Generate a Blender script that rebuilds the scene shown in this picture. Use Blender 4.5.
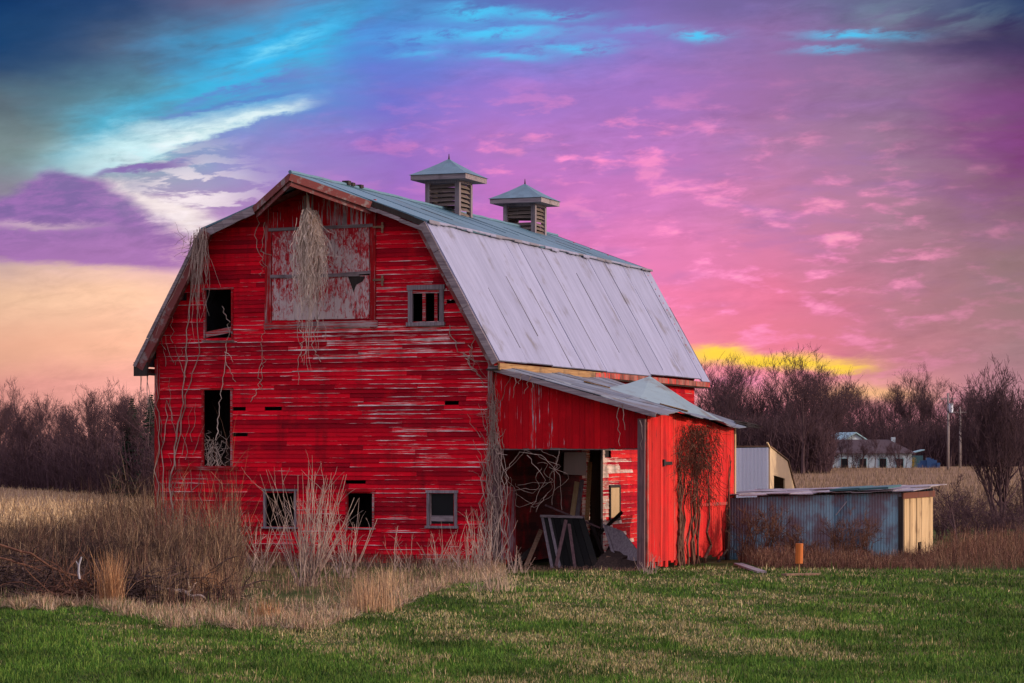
import bpy, math, random
import numpy as np
from mathutils import Vector
random.seed(7); RS = np.random.RandomState(11)
scene = bpy.context.scene
COL = scene.collection
for _o in list(bpy.data.objects): bpy.data.objects.remove(_o)

# ------------------------------------------------------------------ camera
FPX, HOR, CZ = 2586.0, 455.0, 3.12
cam = bpy.data.cameras.new('camera'); cam_o = bpy.data.objects.new('camera', cam); COL.objects.link(cam_o)
cam.sensor_width = 36; cam.lens = FPX/1024*36; cam.shift_y = (HOR-341.5)/1024
cam.clip_start = .5; cam.clip_end = 6000
cam_o.location = (0, 0, CZ); cam_o.rotation_euler = (math.pi/2, 0, 0)
scene.camera = cam_o
scene.view_settings.view_transform = 'Standard'; scene.view_settings.look = 'None'
scene.view_settings.gamma = 1; scene.view_settings.exposure = 0
scene.render.resolution_x = 1024; scene.render.resolution_y = 683
scene.cycles.max_bounces = 4; scene.cycles.transparent_max_bounces = 6

# ------------------------------------------------------------------ node helpers
def lin(c):
    return tuple(((v/255)/12.92 if v/255 <= .04045 else ((v/255+.055)/1.055)**2.4) for v in c)
class NT:
    def __init__(s, tree): s.t = tree; s.n = tree.nodes; s.l = tree.links
    def put(s, sock, v):
        if isinstance(v, bpy.types.NodeSocket): s.l.new(v, sock)
        elif isinstance(v, (tuple, list)) and len(v) == 3 and len(sock.default_value) == 4: sock.default_value = (*v, 1)
        else: sock.default_value = v
    def m(s, op, a, b=0.0, c=0.0, clamp=False):
        n = s.n.new('ShaderNodeMath'); n.operation = op; n.use_clamp = clamp
        s.put(n.inputs[0], a); s.put(n.inputs[1], b); s.put(n.inputs[2], c); return n.outputs[0]
    def add(s, a, b): return s.m('ADD', a, b)
    def sub(s, a, b): return s.m('SUBTRACT', a, b)
    def mul(s, a, b): return s.m('MULTIPLY', a, b)
    def ss(s, e0, e1, x):                                   # smoothstep
        n = s.n.new('ShaderNodeMapRange'); n.interpolation_type = 'SMOOTHSTEP'
        s.put(n.inputs['Value'], x); s.put(n.inputs['From Min'], e0); s.put(n.inputs['From Max'], e1)
        return n.outputs['Result']
    def ramp01(s, e0, e1, x):
        n = s.n.new('ShaderNodeMapRange'); n.clamp = True
        s.put(n.inputs['Value'], x); s.put(n.inputs['From Min'], e0); s.put(n.inputs['From Max'], e1)
        return n.outputs['Result']
    def vec(s, x, y, z=0.0):
        n = s.n.new('ShaderNodeCombineXYZ'); s.put(n.inputs[0], x); s.put(n.inputs[1], y); s.put(n.inputs[2], z); return n.outputs[0]
    def sep(s, v):
        n = s.n.new('ShaderNodeSeparateXYZ'); s.put(n.inputs[0], v); return n.outputs
    def noise(s, v, scale=1, detail=4, rough=.55, dist=0.0, color=False):
        n = s.n.new('ShaderNodeTexNoise'); s.put(n.inputs['Vector'], v)
        n.inputs['Scale'].default_value = scale; n.inputs['Detail'].default_value = detail
        n.inputs['Roughness'].default_value = rough; n.inputs['Distortion'].default_value = dist
        return n.outputs['Color'] if color else n.outputs['Fac']
    def scale(s, v, sc, loc=(0, 0, 0)):
        n = s.n.new('ShaderNodeMapping'); s.put(n.inputs['Vector'], v)
        n.inputs['Scale'].default_value = sc; n.inputs['Location'].default_value = loc; return n.outputs[0]
    def mix(s, f, a, b, mode='MIX'):
        n = s.n.new('ShaderNodeMix'); n.data_type = 'RGBA'; n.blend_type = mode; n.clamp_factor = True
        s.put(n.inputs[0], f); s.put(n.inputs[6], a); s.put(n.inputs[7], b); return n.outputs[2]
    def obj(s):
        return s.n.new('ShaderNodeTexCoord').outputs['Object']
    def attr(s, name='Col'):
        n = s.n.new('ShaderNodeAttribute'); n.attribute_name = name; return n.outputs['Color']
    def ramp(s, f, stops, interp='EASE'):
        n = s.n.new('ShaderNodeValToRGB'); n.color_ramp.interpolation = interp
        e = n.color_ramp.elements
        while len(e) < len(stops): e.new(.5)
        for el, (p, c) in zip(e, stops): el.position = p; el.color = (*c, 1)
        s.put(n.inputs[0], f); return n.outputs[0]

# ------------------------------------------------------------------ sky and sun
SUN_EL = math.radians(12)
TO_SUN = Vector((.965, -.20, 0)).normalized()*math.cos(SUN_EL) + Vector((0, 0, math.sin(SUN_EL)))
sun = bpy.data.lights.new('sun', 'SUN'); sun.energy = 3.3; sun.angle = math.radians(.6); sun.color = (1, .80, .62)
sun_o = bpy.data.objects.new('sun', sun); COL.objects.link(sun_o)
sun_o.rotation_euler = TO_SUN.to_track_quat('Z', 'Y').to_euler(); sun_o.location = (40, 20, 40)

world = bpy.data.worlds.new('World'); scene.world = world; world.use_nodes = True
w = NT(world.node_tree); w.n.clear()
def build_sky():
    gen = w.n.new('ShaderNodeTexCoord').outputs['Generated']
    dx, dy, dz = w.sep(gen)
    dyc = w.m('MAXIMUM', dy, .08)
    X = w.mul(w.m('DIVIDE', dx, dyc), FPX)                  # direction in units of the lens' pixels, 0 = straight ahead
    Y = w.mul(w.m('DIVIDE', dz, dyc), FPX)
    px = w.add(X, 512.0); py = w.sub(HOR, Y)
    nv = w.noise(w.vec(w.mul(px, 1/150), w.mul(py, 1/52), 3.1), 1, 4, .55, .2, True)
    nr, ng, nb = w.sep(nv)
    wx = w.add(px, w.mul(w.sub(nr, .5), 150.0)); wy = w.add(py, w.mul(w.sub(ng, .5), 42.0))
    xs = [0, 128, 256, 384, 512, 640, 768, 896, 1024]
    rows = [
     (0,   [(12,42,92),(52,72,112),(110,108,140),(70,130,185),(92,108,180),(118,102,170),(112,98,148),(98,108,138),(40,58,100)]),
     (40,  [(30,62,104),(84,98,124),(78,140,182),(84,126,205),(98,128,205),(132,116,192),(140,108,162),(116,104,138),(62,58,88)]),
     (100, [(92,108,116),(88,140,160),(84,150,205),(112,112,200),(150,116,200),(160,112,185),(156,108,162),(138,108,144),(108,66,112)]),
     (150, [(118,136,138),(128,176,186),(140,135,195),(146,108,190),(178,116,192),(182,116,186),(174,118,164),(152,116,144),(118,62,112)]),
     (210, [(140,128,150),(170,150,180),(165,125,185),(160,108,190),(194,112,188),(204,120,182),(196,122,164),(164,120,142),(134,98,116)]),
     (255, [(190,160,160),(225,185,175),(210,155,185),(185,115,190),(218,120,186),(224,124,178),(212,122,160),(172,118,138),(144,112,116)]),
     (300, [(226,182,152),(246,196,164),(250,192,172),(235,150,180),(234,122,178),(236,124,168),(224,118,150),(180,118,134),(152,116,120)]),
     (350, [(222,164,138),(244,182,152),(250,188,164),(245,152,170),(240,130,168),(244,136,162),(230,122,145),(190,120,132),(160,120,126)]),
     (392, [(212,144,134),(240,166,154),(248,170,158),(246,150,160),(246,142,160),(244,152,158),(236,148,158),(206,134,144),(178,126,136)]),
    ]
    fx = w.m('DIVIDE', wx, 1024.0, clamp=True)
    col = None
    for i, (y, cs) in enumerate(rows):
        r = w.ramp(fx, [(x/1024, lin(c)) for x, c in zip(xs, cs)], 'LINEAR')
        col = r if col is None else w.mix(w.ss(rows[i-1][0], y, wy), col, r)
    det = w.noise(w.vec(w.mul(px, 1/46), w.mul(w.add(py, w.mul(px, .10)), 1/13), 0.0), 1, 6, .68, .25)
    rx = w.add(w.mul(px, .96), w.mul(py, -.26)); ry = w.add(w.mul(px, .24), w.mul(py, .97))
    st = w.noise(w.vec(w.mul(rx, 1/95), w.mul(ry, 1/20), 7.0), 1, 5, .6, .2)
    def gauss(cx, cy, ax, ay, ang=0.0, X_=px, Y_=py):
        c, s_ = math.cos(ang), math.sin(ang)
        ux, uy = w.sub(X_, float(cx)), w.sub(Y_, float(cy))
        p = w.mul(w.add(w.mul(ux, c), w.mul(uy, s_)), 1/ax); q = w.mul(w.sub(w.mul(uy, c), w.mul(ux, s_)), 1/ay)
        return w.m('EXPONENT', w.mul(w.add(w.mul(p, p), w.mul(q, q)), -1.0))
    def layer(col, mask, c, amt=1.0): return w.mix(w.mul(mask, amt), col, lin(c))
    ex = w.add(px, w.mul(w.sub(nr, .5), 90.0)); ey = w.add(w.add(py, w.mul(w.sub(ng, .5), 34.0)), w.mul(w.sub(det, .5), 22.0))   # ragged coordinates for cloud edges
    def band(x0, y0, x1, y1, h0, h1, soft_up, soft_dn):       # a streak from (x0,y0) to (x1,y1), half width h0..h1
        k = (y1-y0)/(x1-x0); d = w.sub(ey, w.add(float(y0), w.mul(w.sub(ex, float(x0)), k)))
        hw = w.add(float(h0), w.mul(w.sub(ex, float(x0)), (h1-h0)/(x1-x0)))
        a = w.ss(0.0, float(soft_up), w.add(d, hw)); b = w.ss(0.0, float(soft_dn), w.sub(hw, d))
        e = w.mul(w.ss(x0-12.0, x0+35.0, ex), w.ss(x1+25.0, x1-35.0, ex))
        return w.mul(w.mul(a, b), e)
    col = layer(col, gauss(35, 25, 120, 52, -.15, wx, wy), (24, 64, 108), .7)
    # cyan opening that climbs to the right
    cy_ = band(40, 150, 345, 30, 34, 46, 55, 40)
    col = layer(col, w.mul(cy_, w.ss(.22, .60, st)), (70, 178, 212), .9)
    col = layer(col, w.mul(gauss(270, 48, 95, 36, -.3, wx, wy), w.ss(.30, .58, st)), (34, 178, 236), .9)
    col = layer(col, w.mul(band(170, 108, 300, 72, 7, 14, 8, 10), w.ss(.35, .6, det)), (96, 120, 196), .75)
    col = layer(col, w.mul(band(150, 118, 290, 92, 5, 5, 6, 5), w.ss(.3, .5, det)), (84, 110, 190), .7)
    col = layer(col, w.mul(gauss(275, 45, 40, 8, -.35, ex, ey), w.ss(.4, .6, st)), (150, 225, 240), .6)
    # pale streak with a hard lower edge
    pale = w.mul(band(10, 170, 312, 98, 36, 11, 30, 7), w.ss(10.0, 130.0, ex))
    pale = w.mul(pale, w.ss(.14, .46, w.add(w.mul(det, .7), w.mul(st, .3))))
    col = layer(col, pale, (192, 224, 230), 1.0)
    col = layer(col, w.mul(band(150, 146, 312, 102, 12, 5, 12, 5), w.ss(.3, .55, det)), (224, 238, 240), .8)
    # cream gap and violet tongue above the bank
    col = layer(col, w.mul(w.mul(band(60, 184, 225, 236, 16, 22, 14, 16), w.ss(60.0, 115.0, ex)), w.ss(.2, .45, det)), (236, 222, 220), .92)
    mx = w.mul(gauss(195, 200, 58, 42, .2), w.ss(.46, .56, w.noise(w.vec(w.mul(px, 1/48), w.mul(py, 1/12), 5.0), 1, 5, .6, .3)))
    col = layer(col, mx, (240, 226, 230), .9)
    col = layer(col, band(84, 178, 190, 160, 6, 8, 5, 5), (128, 98, 168), .9)
    # the violet bank at the left, flat bottomed
    edge_b = w.add(w.add(262.0, w.mul(px, .055)), w.mul(w.sub(det, .5), 16.0))
    top = w.add(w.add(w.add(164.0, w.mul(w.sub(det, .5), 30.0)), w.mul(w.m('MAXIMUM', w.sub(ex, 62.0), 0.0), .50)), w.mul(w.m('MAXIMUM', w.sub(48.0, ex), 0.0), .55))
    bank = w.mul(w.ss(-3.0, 12.0, w.sub(ey, top)), w.ss(-4.0, 7.0, w.sub(edge_b, py)))
    bank = w.mul(bank, w.ss(215.0, 140.0, w.add(w.sub(ex, w.mul(w.sub(py, 200.0), .4)), w.mul(w.sub(det, .5), 130.0))))
    bcol = w.mix(w.ss(.38, .64, det), lin((124, 98, 158)), lin((150, 104, 170)))
    bcol = w.mix(w.ss(200.0, 265.0, py), bcol, lin((158, 106, 172)))
    bcol = w.mix(w.mul(gauss(40, 226, 50, 4, .02, ex, ey), .7), bcol, lin((205, 175, 190)))
    col = w.mix(w.mul(bank, .93), col, bcol)
    # cyan slivers along the top
    for cx, cy, ax, ay, a in ((480, 16, 46, 7, .85), (512, 34, 60, 6, .9), (555, 17, 40, 5, .7), (575, 48, 42, 6, .75), (510, 59, 40, 5, .7), (420, 55, 30, 5, .5), (440, 38, 60, 9, .45), (700, 37, 24, 4, .9), (845, 38, 40, 5, .9), (830, 53, 34, 3, .6), (900, 40, 30, 5, .4), (640, 30, 40, 5, .3)):
        col = layer(col, w.mul(gauss(cx, cy, ax, ay, -.03, w.add(px, w.mul(w.sub(nr, .5), 50.0)), ey), w.ss(.30, .52, det)), (72, 195, 240), a)
    # pink puffs in the middle and to the right
    puff = w.noise(w.vec(w.mul(px, 1/62), w.mul(py, 1/22), 11.0), 1, 4, .55, .15)
    reg = w.m('MAXIMUM', gauss(720, 270, 230, 120), gauss(580, 150, 170, 45))
    col = layer(col, w.mul(reg, w.ss(.50, .63, w.add(w.mul(puff, .75), w.mul(det, .25)))), (254, 142, 198), .8)
    col = layer(col, w.mul(gauss(790, 250, 150, 90), w.ss(.56, .67, w.add(w.mul(puff, .75), w.mul(det, .25)))), (252, 166, 186), .7)
    dk = w.noise(w.vec(w.mul(px, 1/120), w.mul(py, 1/30), 23.0), 1, 4, .6, .2)
    col = layer(col, w.mul(gauss(620, 180, 380, 110), w.ss(.48, .72, dk)), (154, 112, 176), .5)
    col = layer(col, w.mul(gauss(1000, 140, 80, 70), w.ss(.35, .6, dk)), (128, 62, 128), .6)
    col = layer(col, w.mul(gauss(980, 38, 110, 22), w.ss(.35, .6, dk)), (54, 50, 90), .7)
    col = layer(col, w.mul(gauss(930, 15, 80, 16), w.ss(.4, .6, st)), (112, 136, 152), .6)
    # the yellow opening above the trees
    by = w.add(py, w.add(w.mul(w.sub(nr, .5), 20.0), w.mul(w.sub(det, .5), 20.0)))
    yb = gauss(775, 360, 90, 9, .04, px, by)
    yb = w.m('MAXIMUM', yb, w.mul(gauss(720, 355, 45, 10, .0, px, by), .9)); yb = w.m('MAXIMUM', yb, w.mul(gauss(835, 366, 45, 6, .05, px, by), .85))
    col = layer(col, w.ss(.06, .92, yb), (254, 212, 62), .95)
    col = layer(col, gauss(860, 392, 60, 12, 0, wx, wy), (252, 200, 120), .6)
    br = w.add(1.10, w.mul(w.sub(det, .5), w.add(.14, w.mul(w.ss(.35, .68, nb), .55))))
    n = w.n.new('ShaderNodeVectorMath'); n.operation = 'SCALE'; w.put(n.inputs[0], col); w.put(n.inputs[3], br); col = n.outputs[0]
    # the rest of the dome: sky model plus pink-violet fill added for the front wall
    sky = w.n.new('ShaderNodeTexSky'); sky.sky_type = 'NISHITA'; sky.sun_disc = False
    sky.sun_elevation = SUN_EL; sky.sun_rotation = math.atan2(TO_SUN.x, TO_SUN.y)
    n = w.n.new('ShaderNodeVectorMath'); n.operation = 'MULTIPLY'; w.put(n.inputs[0], sky.outputs[0]); n.inputs[1].default_value = (.12, .098, .108)
    sky_fill = w.mix(1.0, n.outputs[0], (.60, .49, .55), 'ADD')
    front = w.mul(w.ss(.62, .93, dy), w.ss(.62, .34, dz))
    n = w.n.new('ShaderNodeVectorMath'); n.operation = 'SCALE'; w.put(n.inputs[0], sky_fill); w.put(n.inputs[3], w.add(.60, w.mul(w.m('MAXIMUM', dz, 0.0), 1.08))); sky_fill = n.outputs[0]   # fill brightened overhead to deepen the shade under the eaves
    b1 = w.n.new('ShaderNodeBackground'); w.put(b1.inputs[0], sky_fill); b2 = w.n.new('ShaderNodeBackground'); w.put(b2.inputs[0], col)
    mx_ = w.n.new('ShaderNodeMixShader'); w.put(mx_.inputs[0], front); w.l.new(b1.outputs[0], mx_.inputs[1]); w.l.new(b2.outputs[0], mx_.inputs[2])
    out = w.n.new('ShaderNodeOutputWorld'); w.l.new(mx_.outputs[0], out.inputs[0])
build_sky()
world.cycles.sampling_method = 'NONE'

# ------------------------------------------------------------------ materials
def material(name, fn, rough=.8, spec=.3, metal=0.0):
    mt = bpy.data.materials.new(name); mt.use_nodes = True
    t = NT(mt.node_tree); t.n.clear()
    b = t.n.new('ShaderNodeBsdfPrincipled'); o = t.n.new('ShaderNodeOutputMaterial'); t.l.new(b.outputs[0], o.inputs[0])
    b.inputs['Roughness'].default_value = rough; b.inputs['Specular IOR Level'].default_value = spec; b.inputs['Metallic'].default_value = metal
    r = fn(t)
    h = None
    if isinstance(r, tuple) and isinstance(r[0], bpy.types.NodeSocket): r, h = r
    t.put(b.inputs['Base Color'], r)
    if h is not None:
        bp = t.n.new('ShaderNodeBump'); bp.inputs['Strength'].default_value = .6; bp.inputs['Distance'].default_value = .02
        t.put(bp.inputs['Height'], h); t.l.new(bp.outputs[0], b.inputs['Normal'])
    return mt
def axis_scale(axis, along, across):                         # stretched coordinates: grain runs along the axis
    return tuple(along if i == axis else across for i in range(3))
def paint_mat(name, axis, base=(.74, .003, .020), deep=(.26, .002, .012), bare=(.80, .66, .66), thr=.60, patch=.20, speck=.5, fine=42):
    def fn(t):
        o = t.obj(); at = t.attr(); r, g, b = t.sep(at)       # r: one random per board, g: 0 at its lower edge, b: wear of this wall
        n1 = t.noise(t.scale(o, axis_scale(axis, .8, fine)), 1, 5, .62)
        n2 = t.noise(o, .42, 3, .5); n3 = t.noise(t.scale(o, axis_scale(axis, 5, 60)), 1, 3, .6)
        c = t.mix(t.ss(.25, .75, t.add(t.mul(n1, .45), t.mul(r, .55))), deep, base)
        stain = t.noise(t.scale(o, (1.6, 1.6, .28)), 1, 5, .65)
        c = t.mix(t.mul(t.ss(.50, .70, stain), .62), c, (.16, .006, .012))
        c = t.mix(t.mul(t.ss(.45, .8, t.noise(o, 1.7, 4, .6)), .5), c, (.76, .006, .018))
        wear = t.add(t.add(n1, t.mul(t.sub(n2, .5), patch*2)), t.add(t.sub(t.mul(t.ss(.34, .02, g), .15), .045), t.mul(t.sub(b, .5), .5)))
        wear = t.add(wear, t.mul(t.sub(n3, .5), .16)); wear = t.add(wear, t.mul(t.sub(r, .5), .17))
        bc = t.mix(t.ss(.35, .65, t.noise(o, 2.3, 3, .5)), bare, tuple(v*.45 for v in bare))
        c = t.mix(t.ss(thr, thr+.055, wear), c, bc)
        # grime and small chips
        c = t.mix(t.mul(t.ss(.62, .74, t.noise(t.scale(o, axis_scale(axis, 2, 9), (4, 1, 2)), 1, 4, .6)), speck), c, (.07, .012, .016))
        return c, n3
    return material(name, fn, .8, .08)
M = {}
M['clap'] = paint_mat('peeling red clapboard', 0, thr=.645, patch=.24, fine=55)
M['clap_side'] = paint_mat('peeling red side clapboard', 1, base=(.52, .02, .02), bare=(.62, .48, .42), thr=.61)
M['clap_shade'] = paint_mat('shade darkened brown red clapboard', 1, base=(.13, .018, .014), deep=(.07, .012, .010), bare=(.16, .10, .07), thr=.60)  # siding under the lean-to, darkened in colour to stand in for its shade
M['vert'] = paint_mat('red vertical boards', 2, base=(.56, .004, .010), deep=(.38, .003, .010), bare=(.50, .40, .46), thr=.62, fine=16)
M['vert_side'] = paint_mat('bright red vertical boards', 2, base=(.60, .035, .028), deep=(.40, .02, .018), bare=(.30, .13, .11), thr=.61, speck=.95, fine=18)
for nm, ax in (('trim_red', 0), ('trim_v', 2)): M[nm] = paint_mat('worn red trim', ax, base=(.44, .008, .014), deep=(.26, .008, .012), bare=(.40, .30, .31), thr=.63)
M['trim_d'] = material('worn red rake', lambda t: t.mix(t.ss(.52, .62, t.noise(t.scale(t.obj(), (3, 3, 3)), 1, 6, .7)), (.17, .045, .045), (.22, .16, .16)), .8, .2)
def wood_mat(name, c1, c2, axis=2, dark=(.04, .03, .03), rough=.85):
    def fn(t):
        o = t.obj(); n = t.noise(t.scale(o, axis_scale(axis, 1.2, 22)), 1, 5, .6); k = t.noise(o, 1.6, 3, .5)
        c = t.mix(t.ss(.3, .7, n), c1, c2); c = t.mix(t.mul(t.ss(.55, .75, k), .6), c, dark)
        r = t.sep(t.attr())[0]
        return t.mix(t.mul(r, .35), c, dark), n
    return material(name, fn, rough, .2)
M['grey_wood'] = wood_mat('weathered grey wood', (.30, .26, .29), (.17, .14, .17))
M['post_wood'] = wood_mat('purplish old post', (.20, .115, .125), (.10, .055, .065))
M['brown_dark'] = wood_mat('dark brown scrap', (.07, .045, .038), (.03, .02, .018))
M['grey_wood_h'] = wood_mat('weathered grey rail', (.34, .29, .31), (.19, .15, .18), 0)
M['brown_wood'] = wood_mat('weathered brown wood', (.34, .21, .14), (.17, .10, .07), 0)
M['tan_fascia'] = wood_mat('bare tan fascia', (.42, .25, .11), (.26, .14, .06), 1)
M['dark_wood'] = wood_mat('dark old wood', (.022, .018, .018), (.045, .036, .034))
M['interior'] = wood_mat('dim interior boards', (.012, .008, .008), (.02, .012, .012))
M['louvre'] = wood_mat('cupola louvres', (.22, .17, .15), (.11, .09, .09), 0)
M['cream_wood'] = wood_mat('cream painted boards', (.62, .46, .27), (.50, .34, .18), 2, (.15, .09, .05))
def white_door(t):
    o = t.obj(); n = t.noise(t.scale(o, (13, 13, 4.5)), 1, 6, .75, 1.2); k = t.noise(o, 1.2, 3, .5)
    c = t.mix(t.ss(.40, .56, t.add(t.add(n, t.mul(t.sub(k, .5), .45)), t.mul(t.sub(8.0, t.sep(o)[2]), .03))), (.40, .008, .020), (.50, .41, .42))
    c = t.mix(t.mul(t.ss(.58, .68, t.noise(t.scale(o, (14, 14, 4)), 1, 4, .6)), .7), c, (.10, .06, .07))
    return c, n
M['white_door'] = material('worn whitewashed boards', white_door, .85, .2)
def metal_mat(name, c1, c2, rust=(.20, .12, .08), axis=2, amount=.62, rough=.5, spec=.4, rmix=.5):
    def fn(t):
        o = t.obj(); r, g, b = t.sep(t.attr())
        n = t.noise(t.scale(o, (.6, 4.5, .6) if axis == 3 else (3, 3, .5) if axis == 2 else (.5, 3, 3)), 1, 6, .65); k = t.noise(o, 1.1, 5, .6); f = t.noise(o, 14, 3, .6)
        c = t.mix(t.ss(.2, .8, t.add(t.mul(n, 1-rmix), t.mul(r, rmix))), c1, c2)
        c = t.mix(t.mul(t.ss(amount, amount+.16, t.add(t.mul(k, .8), t.mul(n, .3))), .75), c, rust)
        c = t.mix(t.mul(t.ss(.5, .75, f), .22), c, tuple(v*.6 for v in c1))
        if axis == 3: c = t.mix(t.mul(t.ss(.60, .70, t.noise(t.scale(o, (.35, 11, .35)), 1, 4, .6)), .30), c, (.12, .11, .13))
        return t.mix(g, c, rust)
    return material(name, fn, rough, spec, .0)
M['roof_pale'] = metal_mat('pale galvanised roof', (.30, .315, .47), (.20, .21, .32), (.13, .115, .12), amount=.585, rmix=.12, axis=3)
M['roof_blue'] = metal_mat('blue grey roof', (.095, .19, .26), (.055, .12, .17), (.10, .09, .09), amount=.62)
M['roof_lean'] = metal_mat('lean-to roof sheets', (.17, .20, .25), (.085, .10, .135), (.085, .055, .042), amount=.53)
M['roof_hump'] = metal_mat('pale roof cap', (.20, .28, .32), (.12, .17, .20), (.12, .085, .07), amount=.56)
M['shed_blue'] = metal_mat('faded blue corrugated metal', (.24, .42, .52), (.09, .21, .30), (.15, .06, .07), amount=.46)
M['shed_roof'] = metal_mat('patched shed roof', (.40, .38, .40), (.22, .20, .24), (.12, .06, .06), amount=.50)
M['shed_teal'] = metal_mat('teal shed roof', (.03, .12, .14), (.02, .07, .09), amount=.66)
M['grey_metal'] = metal_mat('pale corrugated metal', (.64, .70, .82), (.54, .60, .72), amount=.72)
M['cream_metal'] = metal_mat('cream sheet metal', (.62, .46, .28), (.52, .37, .22), amount=.72)
M['rust'] = metal_mat('rusty sheet', (.22, .045, .015), (.12, .028, .012), (.06, .02, .01), amount=.55)
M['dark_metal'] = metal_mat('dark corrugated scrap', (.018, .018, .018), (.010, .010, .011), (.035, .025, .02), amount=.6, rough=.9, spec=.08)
def flat(name, c, rough=.7, spec=.3, var=.25):
    def fn(t):
        n = t.noise(t.obj(), 3, 4, .6)
        return t.mix(t.mul(n, var*2), c, tuple(v*.45 for v in c))
    return material(name, fn, rough, spec)
M['orange'] = flat('orange plastic', (.52, .14, .025), .7)
M['black_iron'] = flat('black iron', (.015, .012, .012), .6)
M['glass'] = flat('dusty dark glass', (.008, .009, .012), .4, .15)
M['glass_pale'] = flat('pale reflecting glass', (.10, .15, .22), .12, .5)
M['white_stick'] = flat('bleached wood', (.42, .40, .44))
M['house_white'] = flat('white house wall', (.42, .52, .60))
M['house_roof'] = flat('dark red shingles', (.055, .032, .042))
M['house_teal'] = flat('pale teal roof metal', (.25, .42, .48), .5)
M['yellow'] = flat('yellow leaves', (.30, .20, .02))
M['blue'] = flat('dark blue plastic', (.02, .07, .20), .5)
M['pole'] = flat('grey pole wood', (.26, .22, .22))
def col_mat(name, rough=.9, spec=.1, trans=0.0):
    mt = material(name, lambda t: t.attr(), rough, spec)
    return mt
M['straw'] = col_mat('dry stems'); M['blade'] = col_mat('grass blades', .8, .15)
def bark(name, c1, c2):
    return material(name, lambda t: t.mix(t.ss(.35, .65, t.noise(t.scale(t.obj(), (5, 5, 1.2)), 1, 5, .6)), c1, c2), .9, .1)
M['brush'] = bark('dark brush', (.035, .022, .022), (.08, .05, .045))
M['bark'] = bark('dark bark', (.050, .030, .036), (.09, .056, .06))
M['twig'] = bark('purple brown twigs', (.050, .028, .038), (.085, .050, .058))
M['vine'] = bark('pale dead vine', (.42, .32, .28), (.22, .15, .13))
M['vine_brown'] = bark('brown dead vine', (.15, .075, .05), (.075, .035, .028))
M['vine_pale'] = bark('bleached vine', (.62, .52, .45), (.38, .29, .25))
M['needle'] = bark('dark spruce needles', (.018, .03, .022), (.035, .05, .034))
def ground_fn(t):
    o = t.obj(); n = t.noise(o, .35, 5, .6); k = t.noise(t.scale(o, (1, 1, 1)), 4, 5, .7)
    c = t.mix(t.ss(.42, .62, t.add(t.mul(n, .7), t.mul(k, .3))), (.030, .052, .012), (.095, .085, .035))
    return t.mix(t.mul(t.ss(.5, .7, k), .5), c, (.03, .022, .014)), k
M['ground'] = material('grassy soil', ground_fn, .95, .05)
def field_fn(t):
    o = t.obj(); n = t.noise(o, .12, 5, .6); k = t.noise(t.scale(o, (2.2, .6, 1)), 1.5, 5, .7)
    c = t.mix(t.ss(.3, .7, t.add(t.mul(n, .4), t.mul(k, .6))), (.15, .09, .06), (.26, .17, .11))
    return c, k
M['field'] = material('stubble', field_fn, .95, .05)

# ------------------------------------------------------------------ object helpers
def tag(o, label=None, cat=None, group=None, kind=None):
    if label: o['label'] = label
    if cat: o['category'] = cat
    if group: o['group'] = group
    if kind: o['kind'] = kind
    return o
def thing(name, label, cat, loc=(0, 0, 0), rz=0.0, group=None):
    o = bpy.data.objects.new(name, None); COL.objects.link(o); o.empty_display_size = .2
    o.location = loc; o.rotation_euler = (0, 0, rz); return tag(o, label, cat, group)
def mesh_np(name, V, F, mat, parent=None, col=None, smooth=False):
    V = np.asarray(V, np.float32); me = bpy.data.meshes.new(name)
    if isinstance(F, np.ndarray):
        k = F.shape[1]; me.vertices.add(len(V)); me.loops.add(F.size); me.polygons.add(len(F))
        me.vertices.foreach_set('co', V.ravel()); me.loops.foreach_set('vertex_index', F.astype(np.int32).ravel())
        me.polygons.foreach_set('loop_start', np.arange(0, F.size, k, dtype=np.int32))
        me.update(calc_edges=True)
    else:
        me.from_pydata([tuple(v) for v in V.tolist()], [], F)
    if col is None: col = np.tile(np.array([.3, 0, .5], np.float32), (len(V), 1))
    ca = me.color_attributes.new('Col', 'FLOAT_COLOR', 'POINT')
    c4 = np.ones((len(V), 4), np.float32); c4[:, :3] = col
    ca.data.foreach_set('color', c4.ravel())
    if smooth: me.polygons.foreach_set('use_smooth', np.ones(len(me.polygons), bool))
    me.materials.append(mat); me.validate()
    o = bpy.data.objects.new(name, me); COL.objects.link(o)
    if parent is not None: o.parent = parent
    return o
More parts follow.
